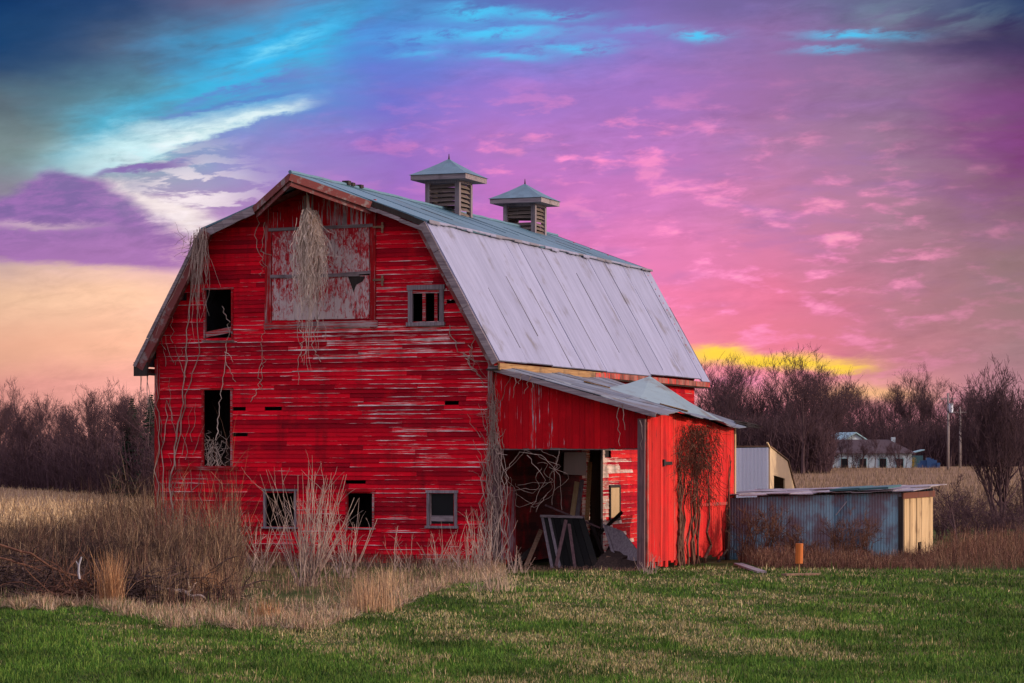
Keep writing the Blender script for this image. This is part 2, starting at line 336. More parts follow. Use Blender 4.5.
class MB:
    def __init__(s): s.v = []; s.f = []; s.c = []
    def add(s, V, F, col=(.3, 0, .5)):
        n = len(s.v); s.v += [tuple(p) for p in V]; s.f += [tuple(i+n for i in q) for q in F]
        s.c += [col]*len(V) if not isinstance(col, list) else col
        return s
    def box(s, x0, x1, y0, y1, z0, z1, col=None):
        col = col or (random.random(), 0, .5)
        return s.add([(x0,y0,z0),(x1,y0,z0),(x1,y1,z0),(x0,y1,z0),(x0,y0,z1),(x1,y0,z1),(x1,y1,z1),(x0,y1,z1)],
              [(0,3,2,1),(4,5,6,7),(0,1,5,4),(1,2,6,5),(2,3,7,6),(3,0,4,7)], col)
    def hexa(s, P, col=None):                                # 8 points in box order
        return s.add(P, [(0,3,2,1),(4,5,6,7),(0,1,5,4),(1,2,6,5),(2,3,7,6),(3,0,4,7)], col or (random.random(), 0, .5))
    def slab(s, q, th, col=None):                            # a quad (4 points) given a thickness vector
        t = Vector(th); q = [Vector(p) for p in q]
        return s.hexa([*q, *[p+t for p in q]], col)
    def bar(s, p0, p1, wd, th, up=(0, 0, 1), col=None):      # rectangular bar between two points
        p0, p1 = Vector(p0), Vector(p1); d = (p1-p0).normalized(); u = Vector(up)
        a = d.cross(u).normalized()*wd/2; b = a.cross(d).normalized()*th/2
        return s.hexa([p0-a-b, p0+a-b, p1+a-b, p1-a-b, p0-a+b, p0+a+b, p1+a+b, p1-a+b], col)
    def tube(s, pts, r0, r1=None, n=4, col=(.3, 0, .5)):
        r1 = r0 if r1 is None else r1; pts = [Vector(p) for p in pts]; V = []; F = []
        for i, p in enumerate(pts):
            d = (pts[min(i+1, len(pts)-1)]-pts[max(i-1, 0)]).normalized()
            a = d.cross(Vector((.31, .93, .2)) if abs(d.y) < .8 else Vector((1, 0, .2))).normalized(); b = d.cross(a)
            r = r0+(r1-r0)*i/max(len(pts)-1, 1)
            for k in range(n):
                an = 2*math.pi*k/n; V.append(p+a*r*math.cos(an)+b*r*math.sin(an))
        for i in range(len(pts)-1):
            for k in range(n): F.append((i*n+k, i*n+(k+1) % n, (i+1)*n+(k+1) % n, (i+1)*n+k))
        F.append(tuple(range(n-1, -1, -1))); F.append(tuple((len(pts)-1)*n+k for k in range(n)))
        return s.add(V, F, col)
    def build(s, name, mat, parent=None, smooth=False):
        return mesh_np(name, np.array(s.v, np.float32), s.f, M[mat] if isinstance(mat, str) else mat, parent, np.array(s.c, np.float32), smooth)
def sm(a, b, x):
    t = np.clip((np.asarray(x, float)-a)/(b-a), 0, 1); return t*t*(3-2*t)
def G(x, y):                                                 # height of the ground
    y = np.asarray(y, float); x = np.asarray(x, float)
    return 1.45*sm(130, 340, y)*sm(-6, 24, x-.02*y) + 1.5*(1-sm(2, 34, y)) + .9*sm(500, 1400, y)
def at(px, py, Y):                                           # a point of the photograph at depth Y
    return Vector(((px-512)/FPX*Y, Y, CZ+(HOR-py)/FPX*Y))
def vnoise(x, y, s, seed=0):                                 # smooth value noise for numpy
    r = np.random.RandomState(seed).rand(64, 64); x = np.asarray(x)/s; y = np.asarray(y)/s
    i = np.floor(x).astype(int); j = np.floor(y).astype(int); u = x-i; v = y-j; u = u*u*(3-2*u); v = v*v*(3-2*v)
    g = lambda a, b: r[a % 64, b % 64]
    return (g(i, j)*(1-u)+g(i+1, j)*u)*(1-v)+(g(i, j+1)*(1-u)+g(i+1, j+1)*u)*v

# ------------------------------------------------------------------ ground
def sheet(name, xs, ys, mat, dz=0.0, kind='structure'):
    X_, Y_ = np.meshgrid(xs, ys); Z_ = G(X_, Y_)+dz
    nx, ny = len(xs), len(ys); V = np.stack([X_, Y_, Z_], -1).reshape(-1, 3)
    i = np.arange(nx-1); j = np.arange(ny-1); I, J = np.meshgrid(i, j); a = (J*nx+I).ravel()
    o = mesh_np(name, V, np.stack([a, a+1, a+nx+1, a+nx], 1), M[mat], None, None, True); o['kind'] = kind; return o
ys = np.concatenate([np.linspace(-40, 130, 40), np.linspace(140, 500, 40), np.linspace(550, 4000, 14)])
sheet('ground', np.concatenate([np.linspace(-2500, -90, 12), np.linspace(-80, 120, 70), np.linspace(140, 2500, 12)]), ys, 'ground')
sheet('stubble_field', np.linspace(-160, 8, 40), np.linspace(93, 420, 50), 'field', .02)
sheet('meadow', np.linspace(8.5, 160, 40), np.linspace(112, 560, 50), 'field', .02)

# ------------------------------------------------------------------ barn frame of reference
TH = math.radians(20.49); W, L, D = 10.4, 19.46, .55
u2 = np.array([math.cos(TH), -math.sin(TH)]); v2 = np.array([math.sin(TH), math.cos(TH)])
OR = np.array([-.532, 71.142]); OL = OR-u2*W
def Fw(px, py, b=0.0):                                       # pixel -> (a, z) on the plane b of the barn
    k = np.array([(px-512)/FPX, 1.0]); Yd = (b+OL@v2)/(k@v2); p = k*Yd-OL
    return float(p@u2), float(CZ+(HOR-py)/FPX*Yd)
def Sw(px, py, a=W):                                         # pixel -> (b, z) on the plane a
    k = np.array([(px-512)/FPX, 1.0]); Yd = (a+OL@u2)/(k@u2); p = k*Yd-OL
    return float(p@v2), float(CZ+(HOR-py)/FPX*Yd)
def Wd(a, b, z):                                             # barn coordinates -> world
    p = OL+u2*a+v2*b; return Vector((p[0], p[1], z))
C_ = W/2; OV, ZE, BK, ZK, ZR = .411, 5.69, 3.433, 9.555, 10.88
PROF = [(-OV, ZE), (C_-BK, ZK), (C_, ZR), (C_+BK, ZK), (W+OV, ZE)]
def roof_z(a):
    for (a0, z0), (a1, z1) in zip(PROF, PROF[1:]):
        if a0 <= a <= a1: return z0+(z1-z0)*(a-a0)/(a1-a0)
    return ZE
def prof_a(z):                                               # wall extent at a height (left, right)
    lo = 0.0
    if z > roof_z(0)-.05:
        for (a0, z0), (a1, z1) in zip(PROF[:2], PROF[1:3]):
            if z0 <= z+.06 <= z1: lo = a0+(z+.06-z0)/(z1-z0)*(a1-a0)
        lo = max(lo, 0)
        if z+.06 > ZR: lo = C_
    return lo, W-lo
barn = thing('barn', 'big weathered red gambrel-roofed barn with two roof cupolas and peeling clapboards', 'barn', (OL[0], OL[1], 0), -TH)

def clapboards(mb, ext, z0, z1, holes, place, wear, step=.122, miss=.004, blen=(1.6, 4.2)):
    z = z0
    while z < z1:
        zt = min(z+step+.016, z1+.02)
        lo, hi = ext(z+step*.6)
        segs = [(lo, hi)] if hi-lo > .1 else []
        for (h0, h1, hz0, hz1) in holes:
            if hz0 < z+step*.5 < hz1:
                ns = []
                for s0, s1 in segs:
                    if h1 <= s0 or h0 >= s1: ns.append((s0, s1)); continue
                    if h0 > s0+.03: ns.append((s0, h0))
                    if h1 < s1-.03: ns.append((h1, s1))
                segs = ns
        for s0, s1 in segs:
            p = s0
            while p < s1-.01:
                q = min(p+random.uniform(*blen), s1)
                if s1-q < .35: q = s1
                if random.random() > miss or q-p > 1.9:
                    r = random.random(); o = random.uniform(-.004, .004); t0 = random.gauss(0, .004); t1 = random.gauss(0, .004)
                    wv = wear((p+q)/2, z)
                    out = .032+o
                    if random.random() < .04: out += .015; t1 += random.choice((-1, 1))*.018
                    P = [place(p+.002, out, z+t0), place(q-.002, out, z+t1), place(q-.002, -.004, z+t1), place(p+.002, -.004, z+t0),
                         place(p+.002, .010+o, zt+t0), place(q-.002, .010+o, zt+t1), place(q-.002, -.004, zt+t1), place(p+.002, -.004, zt+t0)]
                    mb.hexa(P, [(r, 0, wv)]*4+[(r, 1, wv)]*4)
                p = q
        z += step

def rect(x0, y0, x1, y1, b=0.0):
    a0, zt = Fw(x0, y0, b); a1, zb = Fw(x1, y1, b); return (a0, a1, zb, zt)
R_UL = rect(206, 290, 232, 340); R_DL = rect(204, 390, 231, 466); R_UR = rect(413, 290, 440, 322)
R_L1 = rect(266, 491, 295, 527); R_L2 = rect(348, 492, 373, 528); R_L3 = rect(430, 493, 455, 526)
R_HAY = rect(273, 230, 370, 319); R_S1 = rect(447, 299, 470, 305); R_S2 = rect(178, 295, 187, 302)
R_G1 = rect(233, 408, 246, 411); R_G2 = rect(265, 408, 282, 411); R_G3 = rect(233, 433, 248, 436); R_G4 = rect(445, 402, 459, 405); R_G5 = rect(346, 478, 366, 484)
holes = [R_UL, R_DL, R_UR, R_L1, R_L2, R_L3, R_HAY, R_S1, R_S2, R_G1, R_G2, R_G3, R_G4, R_G5]
def wear_front(a, z):
    w_ = .44
    w_ += .27*math.exp(-((a-6.9)/1.5)**2-((z-7.1)/1.1)**2)      # right of the hay door
    w_ += .17*math.exp(-((a-8.0)/2.0)**2-((z-5.0)/2.4)**2)
    w_ += .10*math.exp(-((a-1.2)/1.0)**2-((z-6.2)/.8)**2)
    w_ -= .16*math.exp(-((a-4.5)/2.6)**2-((z-1.0)/1.2)**2)
    w_ -= .20*math.exp(-((a-2.4)/1.5)**2-((z-8.6)/.9)**2)
    w_ -= .22*(z > 9.4)
    return w_
mb = MB(); clapboards(mb, prof_a, .10, ZR-.1, holes, lambda s, o, z: (s, -o, z), wear_front)
wall = mb.build('front_wall', 'clap', barn)
mb = MB(); mb.box(.0, W, .02, .30, -.1, .10); mb.build('foundation', 'grey_wood_h', barn)

# ---- frames, doors and windows of the front wall
def frame_bars(mb, r, wd, pr, gap=.0, sill=True, b=-.03):
    a0, a1, z0, z1 = r
    mb.box(a0-wd, a0, b-pr, b+.06, z0-wd*.3, z1+wd); mb.box(a1, a1+wd, b-pr-.004, b+.06, z0-wd*.3, z1+wd)
    mb.box(a0-wd-.03, a1+wd+.03, b-pr-.012, b+.06, z1, z1+wd)
    if sill: mb.box(a0-wd-.04, a1+wd+.04, b-pr-.05, b+.06, z0-wd*.8, z0)
def window(r, wd, mat, muntins=None, mm='trim_red', glass=None, label=None):
    m_ = MB(); frame_bars(m_, r, wd, .03); f = m_.build('window', mat, barn)
    if label: f['label'] = label
    if muntins:
        m_ = MB()
        for k in muntins: a = r[0]+(r[1]-r[0])*k; m_.box(a-.045, a+.045, -.028, .02, r[2], r[3])
        m_.box(r[0], r[1], -.034, .015, r[3]-.1, r[3]); m_.build('muntin', mm, f)
    if glass:
        m_ = MB(); m_.box(r[0], r[1], .02, .03, r[2], r[3]); m_.build('pane', 'glass', f)
        z = r[2]+(r[3]-r[2])*.14; m_ = MB(); m_.box(r[0]+.04, r[1]-.04, -.006, .012, z, z+.16); m_.build('crossboard', 'grey_wood_h', f)
        for k in (r[0], r[1]-.04): m_ = MB(); m_.box(k, k+.04, -.012, .016, r[2], r[3]); m_.build('sash', 'trim_v', f)
    return f
window(R_UR, .13, 'grey_wood', (.42, .86), label='small upper window in a grey wooden frame with red bars')
f = window(R_UL, .05, 'trim_red', label='tall open upper loft opening with a broken red board at its foot')
m_ = MB(); a0, a1, z0, z1 = R_UL; m_.bar((a0+.02, -.03, z0+.16), (a1+.02, -.035, z0+.30), .04, .16, (0, 0, 1)); m_.build('broken_board', 'trim_red', f)
m_ = MB(); a0, a1, z0, z1 = R_DL; frame_bars(m_, R_DL, .06, .012, sill=False); m_.box(a0-1.2, a1+.25, -.07, .0, z0-.12, z0-.01)
d_ = m_.build('doorway', 'trim_red', barn); d_['label'] = 'tall dark open doorway in the left of the front wall'
window(R_L1, .06, 'grey_wood', label='lower window hole left, behind the bare bush')
window(R_L2, .05, 'trim_red', label='lower window hole in the middle of the front wall')
window(R_L3, .08, 'grey_wood', glass=True, label='square lower window with a pale wooden frame, nearest the lean-to')
# hay door: two leaves over a red upper panel
a0, a1, z0, z1 = R_HAY; am = Fw(318, 280)[0]; zm = Fw(300, 276)[1]
for (p, q, lab) in ((a0, am-.01, 'left leaf of the hay door, worn white'), (am+.01, a1, 'right leaf of the hay door, worn white with a dark hole')):
    for (s, t) in ((z0, zm-.03), (zm+.03, z1)):
        m_ = MB(); n = 6
        for i in range(n):
            x0 = p+(q-p)*i/n; m_.box(x0+.003, p+(q-p)*(i+1)/n-.003, -.05-random.uniform(0, .012), -.005, s+random.uniform(0, .02), t)
        m_.build('hay_door_panel', 'white_door', barn)['label'] = lab
m_ = MB(); m_.bar((a0-.05, -.07, zm), (a1-.3, -.07, zm-.01), .05, .09); m_.bar((a1-.9, -.074, zm+.01), (a1+.05, -.075, zm+.05), .05, .08)
m_.bar((a0-.1, -.07, z1), (a1+.12, -.07, z1+.03), .05, .09); m_.build('door_rail', 'grey_wood_h', barn)
for k0, k1 in ((a0-.22, a0-.02), (a1+.03, a1+.20)): m_ = MB(); m_.box(k0, k1, -.075, 0, z0-.25, z1+.76); m_.build('door_casing', 'trim_v', barn)
m_ = MB(); m_.box(a0-.25, a1+.25, -.085, 0, z0-.22, z0-.05); m_.build('door_sill', 'trim_red', barn)
m_ = MB(); m_.add([(a1-0.66, -0.068, zm-0.01), (a1-0.12, -0.068, zm-0.07), (a1-0.2, -0.068, zm-0.2), (a1-0.4, -0.068, zm-0.3), (a1-0.47, -0.068, zm-0.5), (a1-0.66, -0.06, zm-0.01), (a1-0.12, -0.06, zm-0.07), (a1-0.2, -0.06, zm-0.2), (a1-0.4, -0.06, zm-0.3), (a1-0.47, -0.06, zm-0.5)],
   [(0,1,2,3,4),(9,8,7,6,5),(0,5,6,1),(1,6,7,2),(2,7,8,3),(3,8,9,4),(4,9,5,0)]); m_.build('torn_panel', 'dark_wood', barn)
m_ = MB(); n = 9; t0 = z1+.06
for i in range(n):
    x0 = a0-.2+(a1-a0+.4)*i/n; x1 = a0-.2+(a1-a0+.4)*(i+1)/n
    zt = min(roof_z(x0), roof_z(x1))-.22
    if zt > t0: m_.box(x0+.004, x1-.004, -.052-random.uniform(0, .01), -.034, t0, zt)
m_.build('upper_panel', 'vert', barn)
# small iron hinges right of the hay door
for zz in (z1-.05, zm-.2):
    m_ = MB(); m_.box(a1+.12, a1+.46, -.09, -.076, zz, zz+.06); m_.box(a1+.38, a1+.44, -.092, -.078, zz-.14, zz+.16); m_.build('hinge', 'brown_wood', barn)
# corner boards
m_ = MB(); m_.box(-.04, .12, -.06, .02, .05, 5.9); m_.build('corner_board', 'trim_v', barn)
m_ = MB(); m_.box(W-.12, W+.04, -.06, .02, .05, 5.9); m_.build('corner_board', 'trim_v', barn)

# ---- other walls, inside floor
BL = 8.1                                                     # where the lean-to ends
R_SW = (Sw(609, 487)[0], Sw(618, 487)[0], Sw(613, 518)[1], Sw(613, 487)[1])
bh = [R_SW, (8.3, 9.6, 3.3, 3.75), (10.1, 11.0, 3.55, 3.9), (8.9, 9.4, 2.95, 3.3), (9.7, 10.3, 3.0, 3.25)]
def wear_side(s, z):
    if z > 5.0: return .30
    if s < BL: return .30
    return .92 if s < 11.4 else .36
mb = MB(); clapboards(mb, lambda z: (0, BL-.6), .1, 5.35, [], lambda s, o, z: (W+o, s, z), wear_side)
mb.build('shade_darkened_side_wall', 'clap_shade', barn)
mb = MB(); clapboards(mb, lambda z: (BL-.6 if z < 5.3 else 0, L), .1, roof_z(W)-.12, bh, lambda s, o, z: (W+o, s, z), wear_side)
mb.build('side_wall', 'clap_side', barn)
m_ = MB(); m_.box(W+.036, W+.05, R_SW[0], R_SW[1], R_SW[2]+.02, R_SW[3]-.02); pf = m_.build('boarded_window', 'cream_wood', barn)
m_ = MB(); r = R_SW
for (y0, y1, p0, p1) in ((r[0]-.07, r[0], r[2]-.07, r[3]+.07), (r[1], r[1]+.07, r[2]-.07, r[3]+.07), (r[0], r[1], r[3], r[3]+.07), (r[0], r[1], r[2]-.07, r[2])): m_.box(W+.02, W+.075, y0, y1, p0, p1)
m_.build('frame', 'dark_wood', pf)
mb = MB(); clapboards(mb, lambda z: (0, L), .1, roof_z(0)-.12, [], lambda s, o, z: (-o, s, z), lambda s, z: .4); mb.build('side_wall', 'clap_side', barn)
mb = MB(); clapboards(mb, prof_a, .1, ZR-.1, [], lambda s, o, z: (s, L+o, z), lambda s, z: .4, step=.244); mb.build('back_wall', 'clap', barn)
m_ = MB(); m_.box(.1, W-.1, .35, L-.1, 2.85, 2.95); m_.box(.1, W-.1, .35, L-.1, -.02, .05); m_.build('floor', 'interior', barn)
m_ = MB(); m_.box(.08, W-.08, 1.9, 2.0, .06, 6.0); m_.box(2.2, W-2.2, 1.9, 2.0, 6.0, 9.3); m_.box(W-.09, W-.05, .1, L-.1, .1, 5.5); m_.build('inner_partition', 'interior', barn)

# ---- roof
def slope(name, A, B, mat, b0, b1, th=.05, wmin=1.1, wmax=2.6, lift=.008, sag=.0, jag=.03):
    mb = MB(); (a0, z0), (a1, z1) = A, B; d = Vector((a1-a0, 0, z1-z0)).normalized(); n = Vector((-d.z, 0, d.x))
    if n.z < 0: n = -n
    b = b0; k = 0
    while b < b1-.01:
        c = min(b+random.uniform(wmin, wmax), b1)
        if b1-c < .3: c = b1
        h = random.uniform(0, lift); j0 = random.uniform(-jag, jag)*.5; r = random.random()
        nseg = 4; pr = []
        for i in range(nseg+1):
            t = i/nseg; p = Vector((a0+(a1-a0)*t, 0, z0+(z1-z0)*t))+n*(h+random.uniform(-.006, .006))
            if i == 0: p = p-d*j0
            pr.append(p)
        V = []; cc = []
        for y in (b, c-.004):
            for p in pr: V.append((p.x, y, p.z)); cc.append((r, .0, .5))
            for p in pr: q = p-n*th; V.append((q.x, y, q.z)); cc.append((r, .0, .5))
        m = nseg+1; F = []
        for i in range(nseg):
            F.append((i, i+1, 2*m+i+1, 2*m+i)); F.append((m+i+1, m+i, 3*m+i, 3*m+i+1))
            F.append((i+1, i, m+i, m+i+1)); F.append((2*m+i, 2*m+i+1, 3*m+i+1, 3*m+i))
        F += [(0, 2*m, 3*m, m), (m-1, 2*m-1, 4*m-1, 3*m-1)]
        mb.add(V, F, cc)
        # standing seam; some are rusty and lifted
        sr = random.random(); p0 = pr[0]+n*.006; p1 = pr[-1]+n*.006
        t0, t1 = (0, 1) if sr < .35 else (random.uniform(0, .5), random.uniform(.55, 1))
        q0, q1 = p0.lerp(p1, t0), p0.lerp(p1, t1)
        mb.bar((q0.x, c, q0.z), (q1.x, c, q1.z), .014 if sr < .75 else .035, .016, n, (r, .15 if sr < .6 else .8, .5))
        b = c
    return mb.build(name, mat, barn)
slope('lower_roof', (W+OV, ZE), (C_+BK, ZK), 'roof_pale', -D, L+D, jag=.12, lift=.022)
slope('lower_roof', (-OV, ZE), (C_-BK, ZK), 'roof_pale', -D, L+D)
slope('upper_roof', (C_+BK+.07, ZK+.02), (C_, ZR), 'roof_blue', -D, L+D, jag=.08)
slope('upper_roof', (C_-BK-.07, ZK+.02), (C_, ZR), 'roof_blue', -D, L+D)
# hay hood: the peak runs forward to a point
HX = 1.80; bh_ = -D-1.45
hl, hr = (C_-HX, roof_z(C_-HX)), (C_+HX, roof_z(C_+HX))
pk = Vector((C_, bh_, ZR)); m_ = MB()
for side in (hl, hr):
    P = [Vector((side[0], -D+.01, side[1]-.01)), pk, Vector((C_, -D+.01, ZR)), ]
    q = [p-Vector((0, 0, .06)) for p in P]
    m_.add([*P, *q], [(0, 1, 2), (5, 4, 3), (0, 3, 4, 1), (1, 4, 5, 2), (2, 5, 3, 0)], (.4, 0, .5))
m_.build('hay_hood_roof', 'roof_blue', barn)
m_ = MB()
for side, sg in ((hl, -1), (hr, 1)):
    p0 = Vector((side[0], -D-.02, side[1]-.13)); p1 = pk+Vector((0, -.02, -.12)); m_.bar(p0, p1, .045, .2, (0, 0, 1))
m_.build('hay_hood_rake', 'trim_d', barn)
m_ = MB()
for side, sg in ((hl, -1), (hr, 1)):
    p0 = Vector((side[0]-sg*.04, -D+.06, side[1]-.30)); p1 = pk+Vector((0, .03, -.29)); m_.bar(p0, p1, .04, .15, (0, 0, 1))
m_.build('hay_hood_inner_rake', 'trim_d', barn)
m_ = MB(); m_.bar((C_, -1.9, ZR-.2), (C_, .3, ZR-.2), .12, .16); m_.build('hay_track', 'dark_wood', barn)
# soffit under the front overhang, rakes, fascias
def under(a, dz): return roof_z(a)-dz
m_ = MB()
for (p, q) in zip(PROF, PROF[1:]):
    A, B = Vector((p[0], 0, p[1])), Vector((q[0], 0, q[1])); d = (B-A).normalized(); n = Vector((-d.z, 0, d.x)); n = n if n.z > 0 else -n
    A2, B2 = A-n*.09, B-n*.09
    m_.slab([(A2.x, -D+.03, A2.z), (B2.x, -D+.03, B2.z), (B2.x, .06, B2.z), (A2.x, .06, A2.z)], -n*.03)
m_.build('front_soffit', 'trim_d', barn)
def rake(p, q, mat, wd, name='rake_board', off=0.0, y=-D, th=.05, t0=0.0, t1=1.0, lift=0.0):
    A, B = Vector((p[0], 0, p[1])), Vector((q[0], 0, q[1])); d = (B-A).normalized(); n = Vector((-d.z, 0, d.x)); n = n if n.z > 0 else -n
    A, B = A.lerp(B, t0), A.lerp(B, t1); c = n*(-off-wd/2); m_ = MB()
    K = 5
    for i in range(K):
        s, e = A.lerp(B, i/K)+c, A.lerp(B, (i+1)/K)+c; j = random.uniform(-.012, .012)
        m_.bar((s.x, y-th/2-.002*i, s.z+j), (e.x, y-th/2-.002*i, e.z+j), th, wd, n)
    return m_.build(name, mat, barn)
rake(PROF[0], PROF[1], 'trim_d', .26, off=.05); rake(PROF[0], PROF[1], 'grey_wood_h', .10, off=-.03, y=-D-.05, th=.03)
rake(PROF[1], PROF[2], 'grey_wood_h', .22, off=.03, t1=.46)
rake(PROF[2], PROF[3], 'grey_wood_h', .10, off=.16, t0=.5); rake(PROF[2], PROF[3], 'dark_wood', .15, off=.0, y=-D+.02, t0=.5, th=.03)
rake(PROF[3], PROF[4], 'grey_wood_h', .20, off=.02)
rake(PROF[3], PROF[4], 'trim_d', .10, off=.23, y=-D+.06)
for sgn in (0, 1):
    p, q = (PROF[3], PROF[4]) if sgn else (PROF[1], PROF[0])
    rake(p, q, 'trim_red', .2, off=.05, y=L+D+.06); rake((C_, ZR), p, 'trim_red', .2, off=.05, y=L+D+.06)
m_ = MB(); m_.box(W+OV-.05, W+OV-.0, -D+.02, 8.2, ZE-.24, ZE-.06); m_.build('eave_fascia', 'tan_fascia', barn)
m_ = MB(); m_.box(W+OV-.05, W+OV-.0, 8.3, L+D, ZE-.22, ZE-.05); m_.box(W+OV-.08, W+OV+.015, 7.6, 8.9, ZE-.30, ZE-.08); m_.build('eave_fascia', 'vert_side', barn)
m_ = MB(); m_.box(-OV+.0, -OV+.05, -D+.02, L+D, ZE-.24, ZE-.06); m_.build('eave_fascia', 'trim_red', barn)
m_ = MB(); m_.box(W, W+OV-.06, -D+.06, L+D, ZE-.26, ZE-.21); m_.box(-OV+.06, 0, -D+.06, L+D, ZE-.26, ZE-.21); m_.box(-OV-.02, -.0, -D-.04, -D+.06, ZE-.3, ZE+.1); m_.build('eave_soffit', 'dark_wood', barn)
m_ = MB(); m_.tube([(C_, b, ZR+.03+random.uniform(-.012, .012)) for b in np.linspace(bh_, L+D, 40)], .055, .055, 6); m_.build('ridge_cap', 'roof_blue', barn)
for b in (1.7, 2.0, 2.6):
    m_ = MB(); m_.box(C_-.10, C_+.10, b, b+.2, ZR+.03, ZR+.03+random.uniform(.07, .13)); m_.build('loose_brick', 'dark_wood', barn)
# ragged lip where the two slopes meet
m_ = MB(); b = -D
while b < L+D-.2:
    c = b+random.uniform(.3, 1.1); c = min(c, L+D)
    e = random.uniform(.01, .06); x = C_+BK
    m_.slab([(x+.09, b, ZK+.05-.02), (x+.09+e*.5, b, ZK-.0-e), (x+.09+e*.5+random.uniform(-.02, .02), c, ZK-.0-e+random.uniform(-.04, .04)), (x+.09, c, ZK+.03)], (.012, 0, .02), (random.random(), .25+.5*(random.random() < .4), .5)); b = c
m_.build('roof_break_flashing', 'roof_pale', barn)

# ---- cupolas
def cupola(bc, zt, lab):
    h = .575; zb = ZR-.6; ze = zt-.80
    m_ = MB(); m_.box(C_-h, C_+h, bc-h, bc+h, ze-.02, ze+.10)
    cu = m_.build('cupola', 'grey_wood', barn); cu['label'] = lab
    for sx in (-1, 1):
        for sy in (-1, 1):
            m_ = MB(); x, y = C_+sx*(h-.07), bc+sy*(h-.07); m_.box(x-.075, x+.075, y-.075, y+.075, zb, ze); m_.build('corner_post', 'grey_wood', cu)
    gone = random.sample(range(8), 2)
    for (sx, sy) in ((0, -1), (1, 0), (-1, 0), (0, 1)):
        m_ = MB(); nl = 8; z0 = ZR-.35
        for i in range(nl):
            if i in gone and sy != 0 and sx == 0: continue
            z = z0+(ze-.04-z0)*(i+.5)/nl; t = random.uniform(-.015, .015)
            if sx == 0: y = bc+sy*(h-.07); m_.slab([(C_-h+.14, y+sy*.05, z-.06+t), (C_+h-.14, y+sy*.05, z-.06-t), (C_+h-.14, y-sy*.04, z+.03-t), (C_-h+.14, y-sy*.04, z+.03+t)], (0, 0, .022))
            else: x = C_+sx*(h-.07); m_.slab([(x+sx*.05, bc-h+.14, z-.06+t), (x+sx*.05, bc+h-.14, z-.06-t), (x-sx*.04, bc+h-.14, z+.03-t), (x-sx*.04, bc-h+.14, z+.03+t)], (0, 0, .022))
        m_.build('louvre_panel', 'louvre', cu)
    e = .93; m_ = MB(); m_.box(C_-e, C_+e, bc-e, bc+e, ze+.06, ze+.22); m_.build('cupola_eave', 'grey_wood_h', cu)
    m_ = MB(); q = e+.05; z0 = ze+.222; zp = zt; N = 6
    for k, (c0, c1) in enumerate((((-1,-1),(1,-1)), ((1,-1),(1,1)), ((1,1),(-1,1)), ((-1,1),(-1,-1)))):
        for i in range(N):                                   # slightly concave faces of narrow sheets
            def P(s, t):
                ex = c0[0]+(c1[0]-c0[0])*s, c0[1]+(c1[1]-c0[1])*s; f_ = q*(1-t)
                return (C_+ex[0]*f_, bc+ex[1]*f_, z0+(zp-z0)*(t-.18*t*(1-t)))
            for j in range(4):
                m_.add([P(i/N, j/4), P((i+1)/N, j/4), P((i+1)/N, (j+1)/4), P(i/N, (j+1)/4)], [(0, 1, 2, 3)], (random.random()*.5+.2, 0, .5))
    m_.add([(C_-q, bc-q, z0), (C_+q, bc-q, z0), (C_+q, bc+q, z0), (C_-q, bc+q, z0)], [(3, 2, 1, 0)])
    m_.build('cupola_roof', 'roof_blue', cu)
    m_ = MB(); m_.tube([(C_, bc, zp-.05), (C_, bc, zp+.16)], .035, .01, 5); m_.build('finial', 'black_iron', cu)
cupola(9.72, 12.52, 'nearer cupola with louvred sides and blue pyramid roof')
cupola(16.7, 12.42, 'farther cupola with louvred sides and blue pyramid roof')

# ------------------------------------------------------------------ lean-to
AE = Fw(646, 500, 0)[0]
lean = thing('lean_to', 'bright red open-fronted lean-to with patched metal roof on the right side of the barn', 'lean-to', Wd(W, 0, 0), -TH)
AW = AE-W                                                    # its own coordinates: a from the barn wall
def lroof(a, b):                                             # roof surface height
    t = (a)/(AW+.35); return 5.55-(5.55-4.27)*t-.34*sm(2, 9, b)*t+.04*math.sin(b*1.7+a)
ZF = 3.30
m_ = MB(); a = .06
while a < AW-.05:
    c = min(a+random.uniform(.16, .26), AW); zt = min(lroof(a, 0), lroof(c, 0))-.10
    m_.box(a+.003, c-.003, -.03-random.uniform(0, .012), .0, ZF+random.uniform(-.03, .02), zt, (random.random(), .5, .5+.24*math.exp(-((a-1.3)/1.2)**2)*.6)); a = c
m_.build('front_wall', 'vert', lean)
m_ = MB(); m_.box(.05, AW, .0, .10, ZF-.04, ZF+.16); m_.build('lintel', 'grey_wood_h', lean)
m_ = MB(); m_.bar((AW-.12, -.02, -.05), (AW-.10, -.02, ZF+.8), .2, .2, (0, 1, 0)); m_.build('front_post', 'post_wood', lean)
m_ = MB(); m_.box(.04, .22, -.10, .06, -.05, ZF+.1); m_.build('front_post', 'post_wood', lean)
BE = Sw(733, 500, AE)[0]
m_ = MB(); b = .03
while b < BE-.05:
    c = min(b+random.uniform(.17, .29), BE)
    m_.box(AW-.02, AW+.02+random.uniform(0, .018), b+.004, c-.004, .02+random.uniform(0, .26), lroof(AW, (b+c)/2)-.09, (random.random(), .5, .42+.2*random.random())); b = c
m_.build('side_wall', 'vert_side', lean)
m_ = MB(); m_.box(AW-.05, AW+.06, BE, BE+.14, .0, lroof(AW, BE)-.05); m_.build('corner_board', 'cream_wood', lean)
m_ = MB(); m_.box(AW-.04, AW+.05, -.02, .10, .1, 4.0); m_.build('corner_board', 'vert_side', lean)
bb, zz = Sw(665, 463, AE)
m_ = MB(); m_.box(AW+.04, AW+.08, bb-.3, bb+.45, zz-.05, zz+.04); m_.box(AW+.04, AW+.085, bb-.35, bb-.22, zz-.09, zz+.1); m_.build('strap_hinge', 'black_iron', lean)
b0_, z0_ = Sw(695, 505, AE); b1_, _ = Sw(727, 505, AE)
